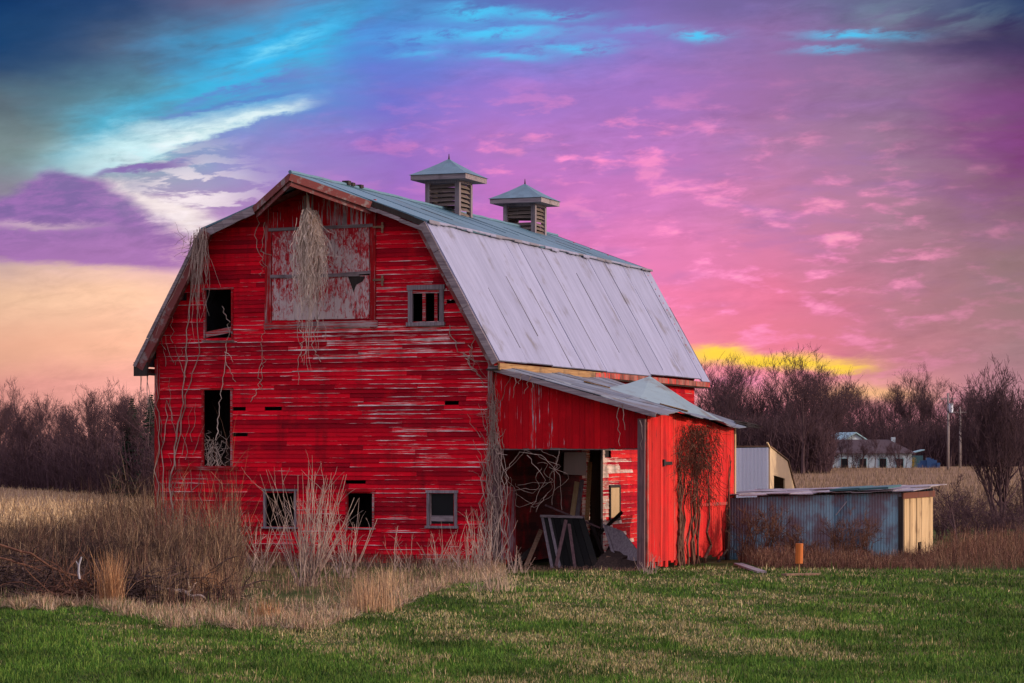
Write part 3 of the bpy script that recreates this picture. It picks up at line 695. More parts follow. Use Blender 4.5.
m_ = MB(); m_.box(AW+.042, AW+.075, b0_, b1_, z0_-.05, z0_+.04); m_.build('cross_batten', 'vert_side', lean)
# roof of overlapping sheets
m_ = MB(); b = -.38
while b < BE+.55:
    c = b+random.uniform(.55, .8); nr = 3; r0 = 0
    for i in range(nr):
        s, e = (AW+.42)*i/nr-.0, (AW+.42)*(i+1)/nr+.05; s = max(s, .04)
        if i == nr-1: e += random.uniform(-.12, .10)
        h = .014*(nr-i)+random.uniform(0, .018); k = random.random()
        K = [(s, b), (e, b), (e, c+.03), (s, c+.03)]
        P = [(x, y, lroof(x, y)+h+random.uniform(-.008, .008)) for x, y in K]
        m_.slab(P, (0, 0, -.022), (k, .5 if random.random() < .12 else 0, .5))
    b = c
m_.build('roof', 'roof_lean', lean)
m_ = MB()
for b in (0.02, 2.4, 4.8, BE-.05): m_.bar((.02, b, lroof(0, b)-.16), (AW-.02, b, lroof(AW, b)-.14), .07, .12)
for a in (1.2, 2.5, 3.8): m_.bar((a, -.2, lroof(a, 0)-.06), (a, BE+.3, lroof(a, BE)-.06), .07, .05)
m_.build('rafter', 'dark_wood', lean)
m_ = MB(); m_.bar((.02, -.40, lroof(0, 0)-.03), (AW+.40, -.40, lroof(AW+.4, 0)-.03), .05, .13); m_.build('rake_board', 'grey_wood_h', lean)
# pale raised cap on the roof's rear half
def lp(px, py, b):
    a, z = Fw(px, py, b); return Vector((a-W, b, z))
ap = lp(650, 376, 6.4); m_ = MB()
ring = [lp(606, 396, 4.6), lp(640, 408, 4.2), lp(690, 417, 4.6), lp(728, 424, 6.4), lp(708, 411, 8.0), lp(660, 392, 8.3), lp(622, 386, 7.4)]
for p in ring: p.z = lroof(p.x, p.y)+.03
for i in range(len(ring)):
    p, q = ring[i], ring[(i+1) % len(ring)]; mid1, mid2 = p.lerp(ap, .5)-Vector((0, 0, .05)), q.lerp(ap, .5)-Vector((0, 0, .05))
    k = random.random(); m_.add([p, q, mid2, mid1], [(0, 1, 2, 3)], (k, 0, .5)); m_.add([mid1, mid2, ap], [(0, 1, 2)], (k, 0, .5))
m_.add(ring, [tuple(range(len(ring)-1, -1, -1))], (.3, 0, .5))
m_.build('raised_roof_cap', 'roof_hump', lean)
m_ = MB()
for (x0, y0, x1, y1, b) in ((584, 383, 610, 388, 3.2), (660, 410, 688, 416, 4.5)):
    p, q = lp(x0, y0, b), lp(x1, y1, b+.2); p.z = lroof(p.x, p.y)+.07; q.z = lroof(q.x, q.y)+.07; m_ = MB(); m_.bar(p, q, .35, .03); m_.build('loose_board', 'tan_fascia', lean)
m_ = MB()
for k in range(10):                                          # torn felt hanging over the rear corner
    x = AW+.1+random.uniform(-.3, .35); y = BE+.1+random.uniform(-.2, .7); z = lroof(x, y)+.03
    m_.slab([(x, y, z), (x+random.uniform(.2, .5), y+.1, z-.06+random.uniform(-.05, .05)), (x+.3, y+random.uniform(.2, .5), z-.04), (x-.05, y+.3, z+.05)], (0, 0, .015), (random.random(), .6, .5))
m_.build('torn_roofing', 'dark_metal', lean)
p0 = lp(596, 470, BE-.3); m_ = MB(); m_.box(p0.x-.19, p0.x+.19, BE-.4, BE-.2, 0, lroof(p0.x, BE)-.1); m_.build('rear_post', 'dark_wood', lean)
m_ = MB(); m_.box(.06, AW-.04, BE-.12, BE-.05, ZF+.25, ZF+.45); m_.build('rear_beam', 'brown_wood', lean)
m_ = MB(); x = .1
while x < p0.x-.1:
    c = x+random.uniform(.18, .3); m_.box(x, min(c, p0.x-.1)-.006, BE-.2, BE-.17, .0, 4.3-random.uniform(0, .2)); x = c
x = p0.x+.2
while x < AW-.1:
    c = x+random.uniform(.18, .3); m_.box(x, min(c, AW-.05)-.006, BE-.2, BE-.17, 3.35, 4.1-random.uniform(0, .2)); x = c
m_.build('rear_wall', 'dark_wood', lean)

# ------------------------------------------------------------------ scrap inside and before the lean-to
def lw(px, py, b): p = lp(px, py, b); return Wd(W+p.x, b, p.z)
def world_mesh(name, m_, mat, label, cat, group=None, smooth=False):
    c = np.mean(np.array(m_.v), 0); zmin = min(v[2] for v in m_.v); c[2] = zmin
    m_.v = [(v[0]-c[0], v[1]-c[1], v[2]-c[2]) for v in m_.v]
    o = m_.build(name, mat, None, smooth); o.location = c; return tag(o, label, cat, group)
t = Vector((v2[0]*.05, v2[1]*.05, 0))
m_ = MB()
q = [lw(551, 573, .5), lw(600, 571, .5), lw(584, 517, 1.3), lw(541, 516, 1.3)]
q[0].z = q[1].z = .02
for i in range(7):
    f0, f1 = i/7, (i+1)/7-.012; m_.slab([q[0].lerp(q[1], f0), q[0].lerp(q[1], f1), q[3].lerp(q[2], f1), q[3].lerp(q[2], f0)], t*random.uniform(.8, 1.3))
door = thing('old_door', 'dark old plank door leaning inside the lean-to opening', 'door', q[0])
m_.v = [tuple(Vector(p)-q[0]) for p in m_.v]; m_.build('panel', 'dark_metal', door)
m_ = MB(); o_ = q[0]
for f0, f1 in ((.0, .06), (.16, .22)): m_.slab([q[0].lerp(q[1], f0)-o_-t*.6, q[0].lerp(q[1], f1)-o_-t*.6, q[3].lerp(q[2], f1)-o_-t*.6, q[3].lerp(q[2], f0)-o_-t*.6], t*.5)
m_.build('stile', 'grey_wood', door)
m_ = MB(); m_.bar(q[3]-o_-t, q[2]-o_-t, .07, .07); m_.build('rail', 'grey_wood_h', door)
m_ = MB(); A = [lw(618, 572, .9), lw(643, 557, .9), lw(622, 531, 1.7), lw(603, 524, 1.7)]; m_.slab(A, t*.8); m_.slab([p-t*.9 for p in (A[0], A[0].lerp(A[1], .12), A[3].lerp(A[2], .12), A[3])], t*.6)
world_mesh('leaning_board', m_, 'grey_wood', 'pale grey board leaning beside the front post of the lean-to', 'board')
m_ = MB(); A = [lw(592, 572, .3), lw(617, 573, .3), lw(622, 560, .8), lw(600, 558, .8)]
m_.slab(A, (0, .02, .05)); m_.slab([A[3], A[2], lw(632, 556, 1.3), lw(612, 549, 1.4)], (0, .02, .05)); m_.slab([lw(617, 573, .3), lw(634, 571, .5), lw(637, 563, .9), lw(622, 560, .8)], (0, .02, .04))
world_mesh('crumpled_sheet', m_, 'brown_dark', 'crumpled brown scrap sheet lying on the ground at the lean-to opening', 'scrap')
for (x0, y0, x1, y1, wd, mat, lab) in ((572, 518, 577, 482, .14, 'cream_wood', 'pale loose plank standing upright, left of the pair behind the old door'),
      (577, 518, 582, 480, .12, 'grey_wood', 'grey loose plank standing upright, right of the pair behind the old door'),
      (587, 520, 590, 462, .12, 'tan_fascia', 'long tan plank standing next to the dark rear post of the lean-to'),
      (607, 570, 590, 520, .10, 'dark_wood', 'dark pole leaning from the scrap heap to the rear post')):
    m_ = MB(); p = lw(x0, y0, 3.0); q_ = lw(x1, y1, 3.4); p.z = max(p.z, 1.2) if mat != 'dark_wood' else .05
    m_.bar(p, q_, wd, .04, (0, 1, .2)); world_mesh('loose_plank', m_, mat, lab, 'plank', 'loose planks in the lean-to')
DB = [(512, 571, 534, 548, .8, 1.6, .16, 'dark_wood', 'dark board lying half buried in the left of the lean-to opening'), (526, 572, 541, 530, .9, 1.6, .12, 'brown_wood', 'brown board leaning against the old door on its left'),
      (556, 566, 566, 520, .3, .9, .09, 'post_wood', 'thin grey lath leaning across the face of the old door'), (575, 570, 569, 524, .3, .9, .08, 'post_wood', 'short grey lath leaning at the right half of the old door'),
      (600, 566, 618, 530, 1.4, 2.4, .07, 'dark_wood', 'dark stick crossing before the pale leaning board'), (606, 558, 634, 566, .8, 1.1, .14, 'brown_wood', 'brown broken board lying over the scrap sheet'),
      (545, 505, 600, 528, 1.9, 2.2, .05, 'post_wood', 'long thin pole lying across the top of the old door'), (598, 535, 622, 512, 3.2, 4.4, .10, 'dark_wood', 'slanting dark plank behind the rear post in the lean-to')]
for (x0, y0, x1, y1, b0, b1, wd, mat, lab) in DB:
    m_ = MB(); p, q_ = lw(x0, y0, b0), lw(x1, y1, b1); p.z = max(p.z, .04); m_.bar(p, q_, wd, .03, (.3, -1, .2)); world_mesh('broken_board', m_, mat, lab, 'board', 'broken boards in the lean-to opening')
m_ = MB(); p = [Wd(W+.09, Sw(560, 480)[0], 2.55), Wd(W+.09, Sw(583, 480)[0], 2.5), Wd(W+.08, Sw(583, 480)[0], 3.2), Wd(W+.08, Sw(561, 480)[0], 3.2)]; m_.slab(p, (.02, -.01, 0)); world_mesh('rusty_sheet', m_, 'rust', 'rusty orange sheet fixed to the dim wall inside the lean-to', 'metal sheet')
m_ = MB(); p = [Wd(W+.05, .3, .1), Wd(W+.09, 1.6, .05), Wd(W+.07, 1.5, 2.2), Wd(W+.05, .4, 2.3)]; m_.slab(p, (.03, -.01, 0)); world_mesh('plywood_sheet', m_, 'vert', 'dark red board sheet against the barn wall inside the lean-to', 'board')

# ------------------------------------------------------------------ outbuildings on the right
def corr(m_, p0, p1, zb, zt0, zt1, pitch=.10, dep=.018, out=(0, -1), rgrad=None):   # corrugated wall sheet between two ground points
    p0, p1 = np.array(p0), np.array(p1); n = int(np.linalg.norm(p1-p0)/pitch*2); V = []; C = []
    r = .4
    for i in range(n+1):
        t = i/n; q = p0+(p1-p0)*t+np.array(out)*(dep if i % 2 else -dep)
        if i % 12 == 0: r = random.random()
        V += [(q[0], q[1], zb), (q[0], q[1], zt0+(zt1-zt0)*t)]; C += [(r, 0, .5)]*2
    m_.add(V, [(2*i, 2*i+2, 2*i+3, 2*i+1) for i in range(n)], C)
ms = thing('metal_shed', 'low faded blue corrugated shed with cream plank end behind weeds', 'shed', (11.38, 75.5, 0), -TH)
SL, SW_ = 5.6, 4.6                                          # from the near right corner: x runs left (negative), y back
m_ = MB(); corr(m_, (-SL, 0), (0, 0), 0, 1.82, 2.02, .085, .012); corr(m_, (-SL, SW_), (0, SW_), 0, 2.05, 2.1, .085, .012); m_.build('metal_wall', 'shed_blue', ms)
m_ = MB(); x = .02
y = .12
while y < SW_-.05:
    c = min(y+random.uniform(.2, .34), SW_); zt = 1.86+random.uniform(-.02, .04)
    if not (2.1 < y < 2.6): m_.box(-.03, random.uniform(.0, .02), y+.004, c-random.uniform(.012, .05), .03+random.uniform(0, .22), zt-random.uniform(0, .05))
    else: m_.box(-.03, .01, y+.004, c-.012, .5, zt)
    y = c
m_.build('plank_end', 'cream_wood', ms)
m_ = MB(); m_.box(.02, .06, -.05, SW_+.05, 1.84, 2.02); m_.build('end_header', 'rust', ms)
m_ = MB(); m_.box(-.10, .04, -.04, .10, 0, 1.9); m_.build('corner_post', 'dark_wood', ms)
m_ = MB()
def sroof(x, y): return 2.06+.20*(x/SL)+.10*y/SW_+.0
x = -SL-.1
while x < .32:
    c = min(x+random.uniform(.5, .9), .35); n = 2
    for i in range(n):
        y0, y1 = -.18+(SW_+.4)*i/n, -.18+(SW_+.4)*(i+1)/n+.05; h = .02*i+random.uniform(0, .03)
        P = [(x, y0, sroof(x, y0)+h+random.uniform(-.02, .03)), (c+.03, y0, sroof(c, y0)+h+random.uniform(-.02, .03)), (c+.03, y1, sroof(c, y1)+h), (x, y1, sroof(x, y1)+h)]
        m_.slab(P, (0, 0, .025), (random.random(), .0, .5))
    x = c
m_.build('patched_roof', 'shed_roof', ms)
m_ = MB(); 
for (x, c) in ((-2.1, -1.2), (-1.25, -.35)): m_.slab([(x, -.23, sroof(x, -.2)+.07), (c, -.23, sroof(c, -.2)+.09), (c, 1.6, sroof(c, 1.6)+.1), (x, 1.6, sroof(x, 1.6)+.08)], (0, 0, .06), (.4, 0, .5))
m_.build('teal_roof_sheet', 'shed_teal', ms)
for (x0, x1, z0, z1, mat) in ((-1.72, -1.15, .5, .95, 'glass_pale'),):
    m_ = MB(); m_.box(x0, x1, -.045, -.03, z0, z1); wn = m_.build('window', mat, ms)
    m_ = MB(); m_.box(x0-.05, x1+.05, -.07, -.025, z0-.06, z0); m_.box(x0-.05, x0, -.06, -.025, z0, z1); m_.box(x1, x1+.05, -.06, -.025, z0, z1); m_.build('frame', 'grey_wood', wn)
m_ = MB(); m_.bar((-1.95, -.06, 1.35), (-1.62, -.07, 1.75), .02, .04, (0, 1, 0)); m_.build('loose_strip', 'white_stick', ms)
gs = thing('grey_shed', 'pale grey corrugated shed with cream sheet end seen between barn and blue shed', 'shed', (10.35, 104, 0), -TH)
m_ = MB(); corr(m_, (-4.0, 0), (0, 0), 0, 3.38, 3.42, .16, .02); m_.build('metal_wall', 'grey_metal', gs)
E_ = [(0, 0), (0, 3.42), (1.5, 2.95), (2.1, 2.75), (2.95, 1.7), (2.95, 0), (1.7, 0), (1.7, 2.2), (.3, 2.25), (.3, 0)]
E_ = [(.0, 0), (.0, 3.44), (2.8, 2.86), (4.1, 1.6), (4.1, 0), (2.4, 0), (2.4, 2.15), (.6, 2.3), (.6, 0)]
m_ = MB(); m_.add([(x, y, z) for x in (0.03, -.03) for y, z in E_], [(0, 8, 7, 1), (1, 7, 6, 2), (2, 6, 3), (3, 6, 5, 4), (9, 10, 16, 17), (10, 11, 15, 16), (11, 12, 15), (12, 13, 14, 15), (0, 1, 10, 9), (1, 2, 11, 10), (2, 3, 12, 11), (3, 4, 13, 12), (6, 7, 16, 15), (7, 8, 17, 16), (5, 6, 15, 14)])
m_.build('sheet_end', 'cream_metal', gs)
m_ = MB(); m_.slab([(-4.1, -.02, 3.46), (.08, -.02, 3.46), (.08, 2.8, 2.9), (-4.1, 2.8, 2.9)], (0, 0, .03)); m_.slab([(-4.1, 2.8, 2.9), (.08, 2.8, 2.9), (.08, 4.2, 1.6), (-4.1, 4.2, 1.6)], (0, .04, .03)); m_.build('roof', 'brown_wood', gs)
m_ = MB(); m_.box(-4, -.1, 4.05, 4.1, 0, 1.6); m_.box(-4.03, -3.98, 0, 4.05, 0, 1.6); m_.build('back_wall', 'dark_metal', gs)
m_ = MB(); m_.bar((.05, -.1, 3.4), (.0, -.35, 3.62), .06, .06); m_.build('roof_stub', 'cream_wood', gs)

# far house
HY = 335.0
hx0, hx1 = (816-512)/FPX*HY, (912-512)/FPX*HY; gz = float(G(hx0+6, HY))
house = thing('house', 'long white house with dark red roof far behind the shed among bare trees', 'house', (hx0, HY, gz-1.0), 0)
HW = hx1-hx0; m_ = MB()
m_.box(0, HW, 0, 7, 0, 2.9); m_.build('wall', 'house_white', house)
m_ = MB(); m_.hexa([(-.5, -.5, 2.9), (HW+.5, -.5, 2.9), (HW+.5, 7.5, 2.9), (-.5, 7.5, 2.9), (2.5, 3.4, 4.7), (HW-2.5, 3.4, 4.7), (HW-2.5, 3.6, 4.7), (2.5, 3.6, 4.7)]); rf = m_.build('roof', 'house_roof', house)
m_ = MB(); m_.box(HW-2.2, HW-1.7, 3, 3.6, 3.8, 5.0); m_.build('chimney', 'house_white', rf)
for x in (1.0, 3.2, 5.6, 8.2, 10.4):
    m_ = MB(); m_.box(x, x+.9, -.03, .02, .9, 2.2); wn = m_.build('window', 'glass', house)
    m_ = MB(); m_.box(x-.1, x, -.06, .01, .8, 2.3); m_.box(x+.9, x+1.0, -.06, .01, .8, 2.3); m_.box(x, x+.9, -.06, .01, 2.2, 2.3); m_.box(x, x+.9, -.08, .01, .8, .9); m_.build('frame', 'house_teal', wn)
house2 = thing('house', 'pale gabled house whose teal-white roof rises behind the long red-roofed house', 'house', ((832-512)/FPX*352, 352, gz-1.0), .35)
m_ = MB(); m_.box(0, 7, 0, 8, 0, 3.6); m_.add([(0, 0, 3.6), (7, 0, 3.6), (3.5, 0, 5.6), (0, 8, 3.6), (7, 8, 3.6), (3.5, 8, 5.6)], [(0, 1, 2), (5, 4, 3), (0, 3, 4, 1)]); m_.build('wall', 'house_white', house2)
m_ = MB(); m_.slab([(-.4, -.4, 3.4), (3.5, -.4, 5.65), (3.5, 8.4, 5.65), (-.4, 8.4, 3.4)], (0, 0, .15)); m_.slab([(3.5, -.4, 5.65), (7.4, -.4, 3.4), (7.4, 8.4, 3.4), (3.5, 8.4, 5.65)], (0, 0, .15)); m_.build('roof', 'house_teal', house2)
ox = (905-512)/FPX*345
hut = thing('outbuilding', 'small teal outbuilding at the right end of the far white house', 'shed', (ox, 345, gz-1.0), 0)
m_ = MB(); m_.box(0, 2.4, 0, 3, 0, 2.6); m_.build('wall', 'shed_teal', hut)
m_ = MB(); m_.slab([(-.2, -.2, 2.6), (2.6, -.2, 3.3), (2.6, 3.2, 3.3), (-.2, 3.2, 2.6)], (0, 0, .12)); m_.build('roof', 'house_teal', hut)

# utility poles
def pole(px, ytop, Y, lab, box=True):
    x = (px-512)/FPX*Y; g = float(G(x, Y)); zt = CZ+(HOR-ytop)/FPX*Y
    p = thing('utility_pole', lab, 'utility pole', (x, Y, g), 0, 'utility poles right of the far house')
    m_ = MB(); m_.tube([(0, 0, -.2), (.03, 0, (zt-g)*.5), (0, 0, zt-g)], .17, .11, 8); m_.build('post', 'pole', p, True)
    m_ = MB(); m_.box(-.9, .9, -.06, .06, zt-g-.75, zt-g-.62)
    for k in (-.8, -.4, .4, .8): m_.tube([(k, 0, zt-g-.62), (k, 0, zt-g-.45)], .04, .03, 5)
    m_.build('crossarm', 'pole', p)
    if box: m_ = MB(); m_.tube([(.32, 0, zt-g-2.3), (.32, 0, zt-g-1.2)], .28, .28, 10); m_.build('transformer', 'grey_metal', p)
pole(948, 393, 300, 'taller grey utility pole carrying a transformer can')
pole(960, 407, 330, 'thinner utility pole without a transformer, right of the taller one', False)

# ------------------------------------------------------------------ bare trees
def seg_mesh(segs, sides=3):
    S = np.array(segs, np.float32); p0, p1, r0, r1 = S[:, 0:3], S[:, 3:6], S[:, 6:7], S[:, 7:8]
    d = p1-p0; d /= np.linalg.norm(d, axis=1, keepdims=True)+1e-9
    ref = np.where(np.abs(d[:, 2:3]) > .9, np.array([[1., 0, 0]]), np.array([[0, 0, 1.]])); a = np.cross(d, ref); a /= np.linalg.norm(a, axis=1, keepdims=True)+1e-9; b = np.cross(d, a)
    rings = []
    for (p, r) in ((p0, r0), (p1, r1)):
        for k in range(sides):
            an = 2*math.pi*k/sides; rings.append(p+(a*math.cos(an)+b*math.sin(an))*r)
    V = np.stack(rings, 1).reshape(-1, 3); n = len(S); base = (np.arange(n)*2*sides)[:, None]
    F = np.concatenate([base+np.array([[k, (k+1) % sides, sides+(k+1) % sides, sides+k]]) for k in range(sides)], 0)
    return V, F
def grow(seed, h, spread=.55, levels=5, nb=(7, 5, 5, 4), stems=1, r0=.16, rmin=.014, low=.25, upw=.12):
    R = random.Random(seed); trunk, crown = [], []
    def rv(): return Vector((R.gauss(0, 1), R.gauss(0, 1), R.gauss(0, 1)))
    def branch(p, d, ln, r, lev):
        nseg = 5 if lev == 0 else 3; q = p.copy(); pts = [(q.copy(), r)]
        for i in range(nseg):
            d = (d+rv()*(.08 if lev == 0 else .13)+Vector((0, 0, upw))).normalized(); q2 = q+d*ln/nseg; r2 = max(r*(1-.75*(i+1)/nseg), rmin*.6)
            (trunk if lev == 0 else crown).append((*q, *q2, pts[-1][1], r2)); q = q2; pts.append((q.copy(), r2))
        if lev+1 >= levels: return
        k = nb[min(lev, len(nb)-1)]
        for j in range(k):
            t = R.uniform(low if lev == 0 else .2, 1.0); f = t*nseg; i = min(int(f), nseg-1); pp = pts[i][0].lerp(pts[i+1][0], f-i); rr = pts[i][1]+(pts[i+1][1]-pts[i][1])*(f-i)
            side = rv(); side -= side.dot(d)*d; side.normalize()
            nd = (d*R.uniform(.45, 1.0)+side*R.uniform(.5, 1.1)*spread*1.6).normalized()
            branch(pp, nd, ln*R.uniform(.38, .62)*(1.15-.4*t if lev == 0 else 1), max(rr*.62, rmin), lev+1)
    for s in range(stems):
        a = R.uniform(0, 6.28); tilt = 0 if stems == 1 else R.uniform(.15, .5)
        branch(Vector((R.uniform(-.1, .1)*stems*.5, R.uniform(-.1, .1)*stems*.5, -.1)), Vector((math.cos(a)*tilt, math.sin(a)*tilt, 1)).normalized(), h*R.uniform(.62, .78), r0, 0)
    return trunk, crown
PROTO = []
for i, (h, sp, st, nb) in enumerate(((10, .5, 1, (11, 7, 6, 4)), (10, .62, 1, (10, 7, 6, 4)), (10, .42, 1, (12, 7, 6, 4)), (10, .5, 2, (8, 6, 6, 4)), (10, .68, 1, (9, 8, 6, 4)))):
    t_, c_ = grow(100+i, h, sp, 5, nb, st, .2, .011, .3, .22)
    PROTO.append((seg_mesh(t_, 6), seg_mesh(c_, 3)))
PM = []
def tree(px, ytop, Y, k, label, group, zmul=1.0, wide=1.0, ybase=None):
    x = (px-512)/FPX*Y; g = float(G(x, Y)); h = (CZ+(HOR-ytop)/FPX*Y-g)
    r = thing('tree', label, 'tree', (x, Y, g), random.uniform(0, 6.28), group)
    if not PM:
        for (tm, cm) in PROTO:
            a = mesh_np('trunk', *tm, M['bark'], None); b = mesh_np('crown', *cm, M['twig'], None); zt = max(v.co.z for v in b.data.vertices)
            PM.append((a.data, b.data, zt)); bpy.data.objects.remove(a); bpy.data.objects.remove(b)
    tm, cm, zt = PM[k % len(PM)]; s = h/zt
    for nm, dt in (('trunk', tm), ('crown', cm)):
        o = bpy.data.objects.new(nm, dt); COL.objects.link(o); o.parent = r
    r.scale = (s*wide, s*wide, s); return r
R2 = random.Random(5)
# left wood: three rows
for row, (y0, dt, n) in enumerate(((0, 0, 13), (22, 2, 13), (48, -2, 12))):
    for i in range(n):
        px = 170-i*24.0+R2.uniform(-8, 8)-row*8
        if px > 175: continue
        Y = 252-px*.45+y0+R2.uniform(-5, 5); top = 386+R2.uniform(-10, 14)+dt+(6 if 40 < px < 80 else 0)
        tree(px, top, Y, R2.randrange(5), 'bare leafless tree in the dense wood left of the barn', 'trees of the left wood', wide=.95)
# right wood
spec = [(694, 372), (706, 378), (716, 370), (727, 366), (738, 364), (748, 370), (757, 362), (768, 366), (778, 360), (790, 366), (812, 362), (822, 372), (832, 384), (843, 394), (853, 398), (862, 402), (872, 400), (884, 392), (894, 386), (903, 384), (914, 390), (924, 384), (934, 386), (944, 392), (953, 402), (966, 398), (978, 405), (990, 402), (1004, 398), (1020, 404), (1036, 400)]
for i, (px, yt) in enumerate(spec):
    near = px < 835
    tree(px+R2.uniform(-3, 3), yt-11+R2.uniform(-13, 10), (300 if near else 395)+R2.uniform(-18, 18), R2.randrange(5), 'bare leafless tree in the wood between barn and far house' if near else 'bare leafless tree in the wood behind the far house and poles', 'trees of the right wood near the barn' if near else 'trees of the right wood behind the house', wide=1.1 if near else 1.0)
for i in range(16):
    px = 690+i*9+R2.uniform(-4, 4); tree(px, 402+R2.uniform(-10, 14), 285+R2.uniform(-8, 25), R2.randrange(5), 'bare leafless tree in the wood between barn and far house', 'trees of the right wood near the barn', wide=1.0)
for i in range(16):
    px = 832+i*13+R2.uniform(-4, 4); tree(px, 414+R2.uniform(-10, 8), 372+R2.uniform(-8, 15), R2.randrange(5), 'bare leafless tree in the wood behind the far house and poles', 'trees of the right wood behind the house', wide=1.1)
tree(803, 346, 270, 0, 'tallest bare tree with open spreading crown left of the far house', None, wide=.85)
# thicket under the woods
def stems_mesh(pts, h, jit, r, sub=4, seed=1):
    R = np.random.RandomState(seed); segs = []
    for (x, y, z), hh in zip(pts, h):
        p = np.array([x, y, z-.05]); d = np.array([R.normal(0, jit), R.normal(0, jit), 1.0]); q = p+d*hh*.55; e = q+np.array([R.normal(0, jit), R.normal(0, jit), 1.0])*hh*.45
        segs += [(*p, *q, r, r*.8), (*q, *e, r*.8, r*.4)]
        for k in range(sub):
            t = R.uniform(.15, .9); b = p+(e-p)*t; dd = np.array([R.normal(0, .6), R.normal(0, .6), R.uniform(.3, 1)])*hh*R.uniform(.15, .4); segs.append((*b, *(b+dd), r*.55, r*.3))
    return segs
def thicket(name, n, fx, hlo, hhi, label, seed, r=.05, sub=6):
    R = np.random.RandomState(seed); pts = []
    for i in range(n): pts.append(fx(R))
    V, F = seg_mesh(stems_mesh(pts, R.uniform(hlo, hhi, n), .22, r, sub, seed), 3)
    return tag(mesh_np(name, V, F, M['twig']), label, 'thicket', kind='stuff')
def lw_(R):
    px = R.uniform(-140, 185); Y = 250-px*.45+R.uniform(-6, 40); x = (px-512)/FPX*Y; return (x, Y, float(G(x, Y)))
thicket('undergrowth', 4800, lw_, 1.5, 5.2, 'dark tangled undergrowth filling the left wood', 3)
def rw_(R):
    px = R.uniform(680, 830); Y = R.uniform(275, 320); x = (px-512)/FPX*Y; return (x, Y, float(G(x, Y)))
thicket('undergrowth', 2600, rw_, 2.5, 6.5, 'dark tangled undergrowth filling the wood right of the barn', 4)
def rw2_(R):
    px = R.uniform(815, 1070); Y = R.uniform(368, 420); x = (px-512)/FPX*Y; return (x, Y, float(G(x, Y)))
thicket('undergrowth', 3400, rw2_, 2.5, 7.0, 'dark tangled undergrowth in the wood behind the far house', 6, .06)
# two spruces beside the barn's left corner
def spruce(px, ytop, Y, label, seed):
    x = (px-512)/FPX*Y; h = CZ+(HOR-ytop)/FPX*Y; R = random.Random(seed); r = thing('spruce_tree', label, 'spruce', (x, Y, 0))
    V, F = seg_mesh([(0, 0, -.1, 0, 0, h*.5, .14, .09), (0, 0, h*.5, 0, 0, h, .09, .015)], 6); mesh_np('trunk', V, F, M['bark'], r)
    segs = []
    z = .4
    while z < h-.1:
        rad = (h-z)*.25+.02
        for k in range(5):
            a = R.uniform(0, 6.28); e = (math.cos(a)*rad*R.uniform(.7, 1.1), math.sin(a)*rad*R.uniform(.7, 1.1), z-rad*.12); segs.append((0, 0, z, *e, .03, .012))
            for j in range(9):
                t = R.uniform(.15, 1); b = (e[0]*t, e[1]*t, z-rad*.12*t); dv = .32*rad*(1.2-t)+.10; an = a+R.choice((-1, 1))*R.uniform(.4, 1.2); segs.append((*b, b[0]+math.cos(an)*dv, b[1]+math.sin(an)*dv, b[2]-R.uniform(0, .12), .03+.05*min(1, (h-z)/h*2), .015))
        z += h*.02
    V, F = seg_mesh(segs, 3); mesh_np('crown', V, F, M['needle'], r)
spruce(132, 396, 190, 'small dark spruce standing free of the wood left of the barn', 1)
spruce(151, 392, 184, 'small dark spruce half hidden by the barn corner', 2)

# near trees on the right
def own_tree(px, ytop, Y, label, seed, h=None, name='tree', mats=('bark', 'twig'), **kw):
    x = (px-512)/FPX*Y; g = float(G(x, Y)); h = CZ+(HOR-ytop)/FPX*Y-g
    t_, c_ = grow(seed, h, **kw); V, F = seg_mesh(t_, 6); V2, F2 = seg_mesh(c_, 4); k = h/V2[:, 2].max(); r = thing(name, label, 'tree', (x, Y, g))
    mesh_np('trunk', V*k, F, M[mats[0]], r); mesh_np('crown', V2*k, F2, M[mats[1]], r); return r
own_tree(1002, 350, 104, 'many-stemmed bare tree at the right edge of the picture', 31, spread=.42, levels=5, nb=(9, 6, 4, 4), stems=8, r0=.09, rmin=.009, low=.25, upw=.22)
own_tree(1030, 362, 110, 'bare tree mostly beyond the right picture edge', 33, spread=.5, levels=5, nb=(7, 5, 4, 3), stems=3, r0=.1, rmin=.010, low=.2)
own_tree(956, 472, 90, 'thin bare sapling right of the cream shed end', 35, spread=.6, levels=4, nb=(8, 5, 3), stems=1, r0=.05, rmin=.009, low=.2)
def shrub(px, ytop, Y, label, seed, mat='twig', stems=9, sp=.6, group=None, levels=4, r0=.03, nb=(5, 4, 3), name='shrub'):
    x = (px-512)/FPX*Y; g = float(G(x, Y)); h = CZ+(HOR-ytop)/FPX*Y-g
    t_, c_ = grow(seed, max(h, .5), sp, levels, nb, stems, r0, .007, .15, .08); V, F = seg_mesh(t_+c_, 3); V *= max(h, .5)/V[:, 2].max()
    o = mesh_np(name, V, F, M[mat]); o.location = (x, Y, g); return tag(o, label, 'shrub', group)
for i, (px, yt, Y) in enumerate(((905, 492, 96), (930, 498, 95), (950, 488, 100), (972, 496, 97), (990, 494, 95), (1012, 500, 92), (1030, 488, 98), (888, 486, 104), (965, 480, 112), (1018, 478, 110))):
    shrub(px, yt, Y, 'dark bare shrub in the thicket right of the cream shed end', 50+i, stems=12, sp=.8, group='dark shrubs right of the sheds')
shrub(846, 505, 74.6, 'brown bushy shrub growing against the blue shed wall', 70, 'vine_brown', 14, .6)
shrub(790, 520, 74.3, 'low brown shrub in front of the blue shed behind the orange marker', 71, 'vine_brown', 10, .7)
shrub(757, 500, 75.2, 'twiggy shrub between lean-to corner and blue shed', 72, 'vine_brown', 10, .5)
shrub(826, 480, 326, 'bare shrub before the left end of the far house', 73, 'twig', 12, .9, r0=.06)
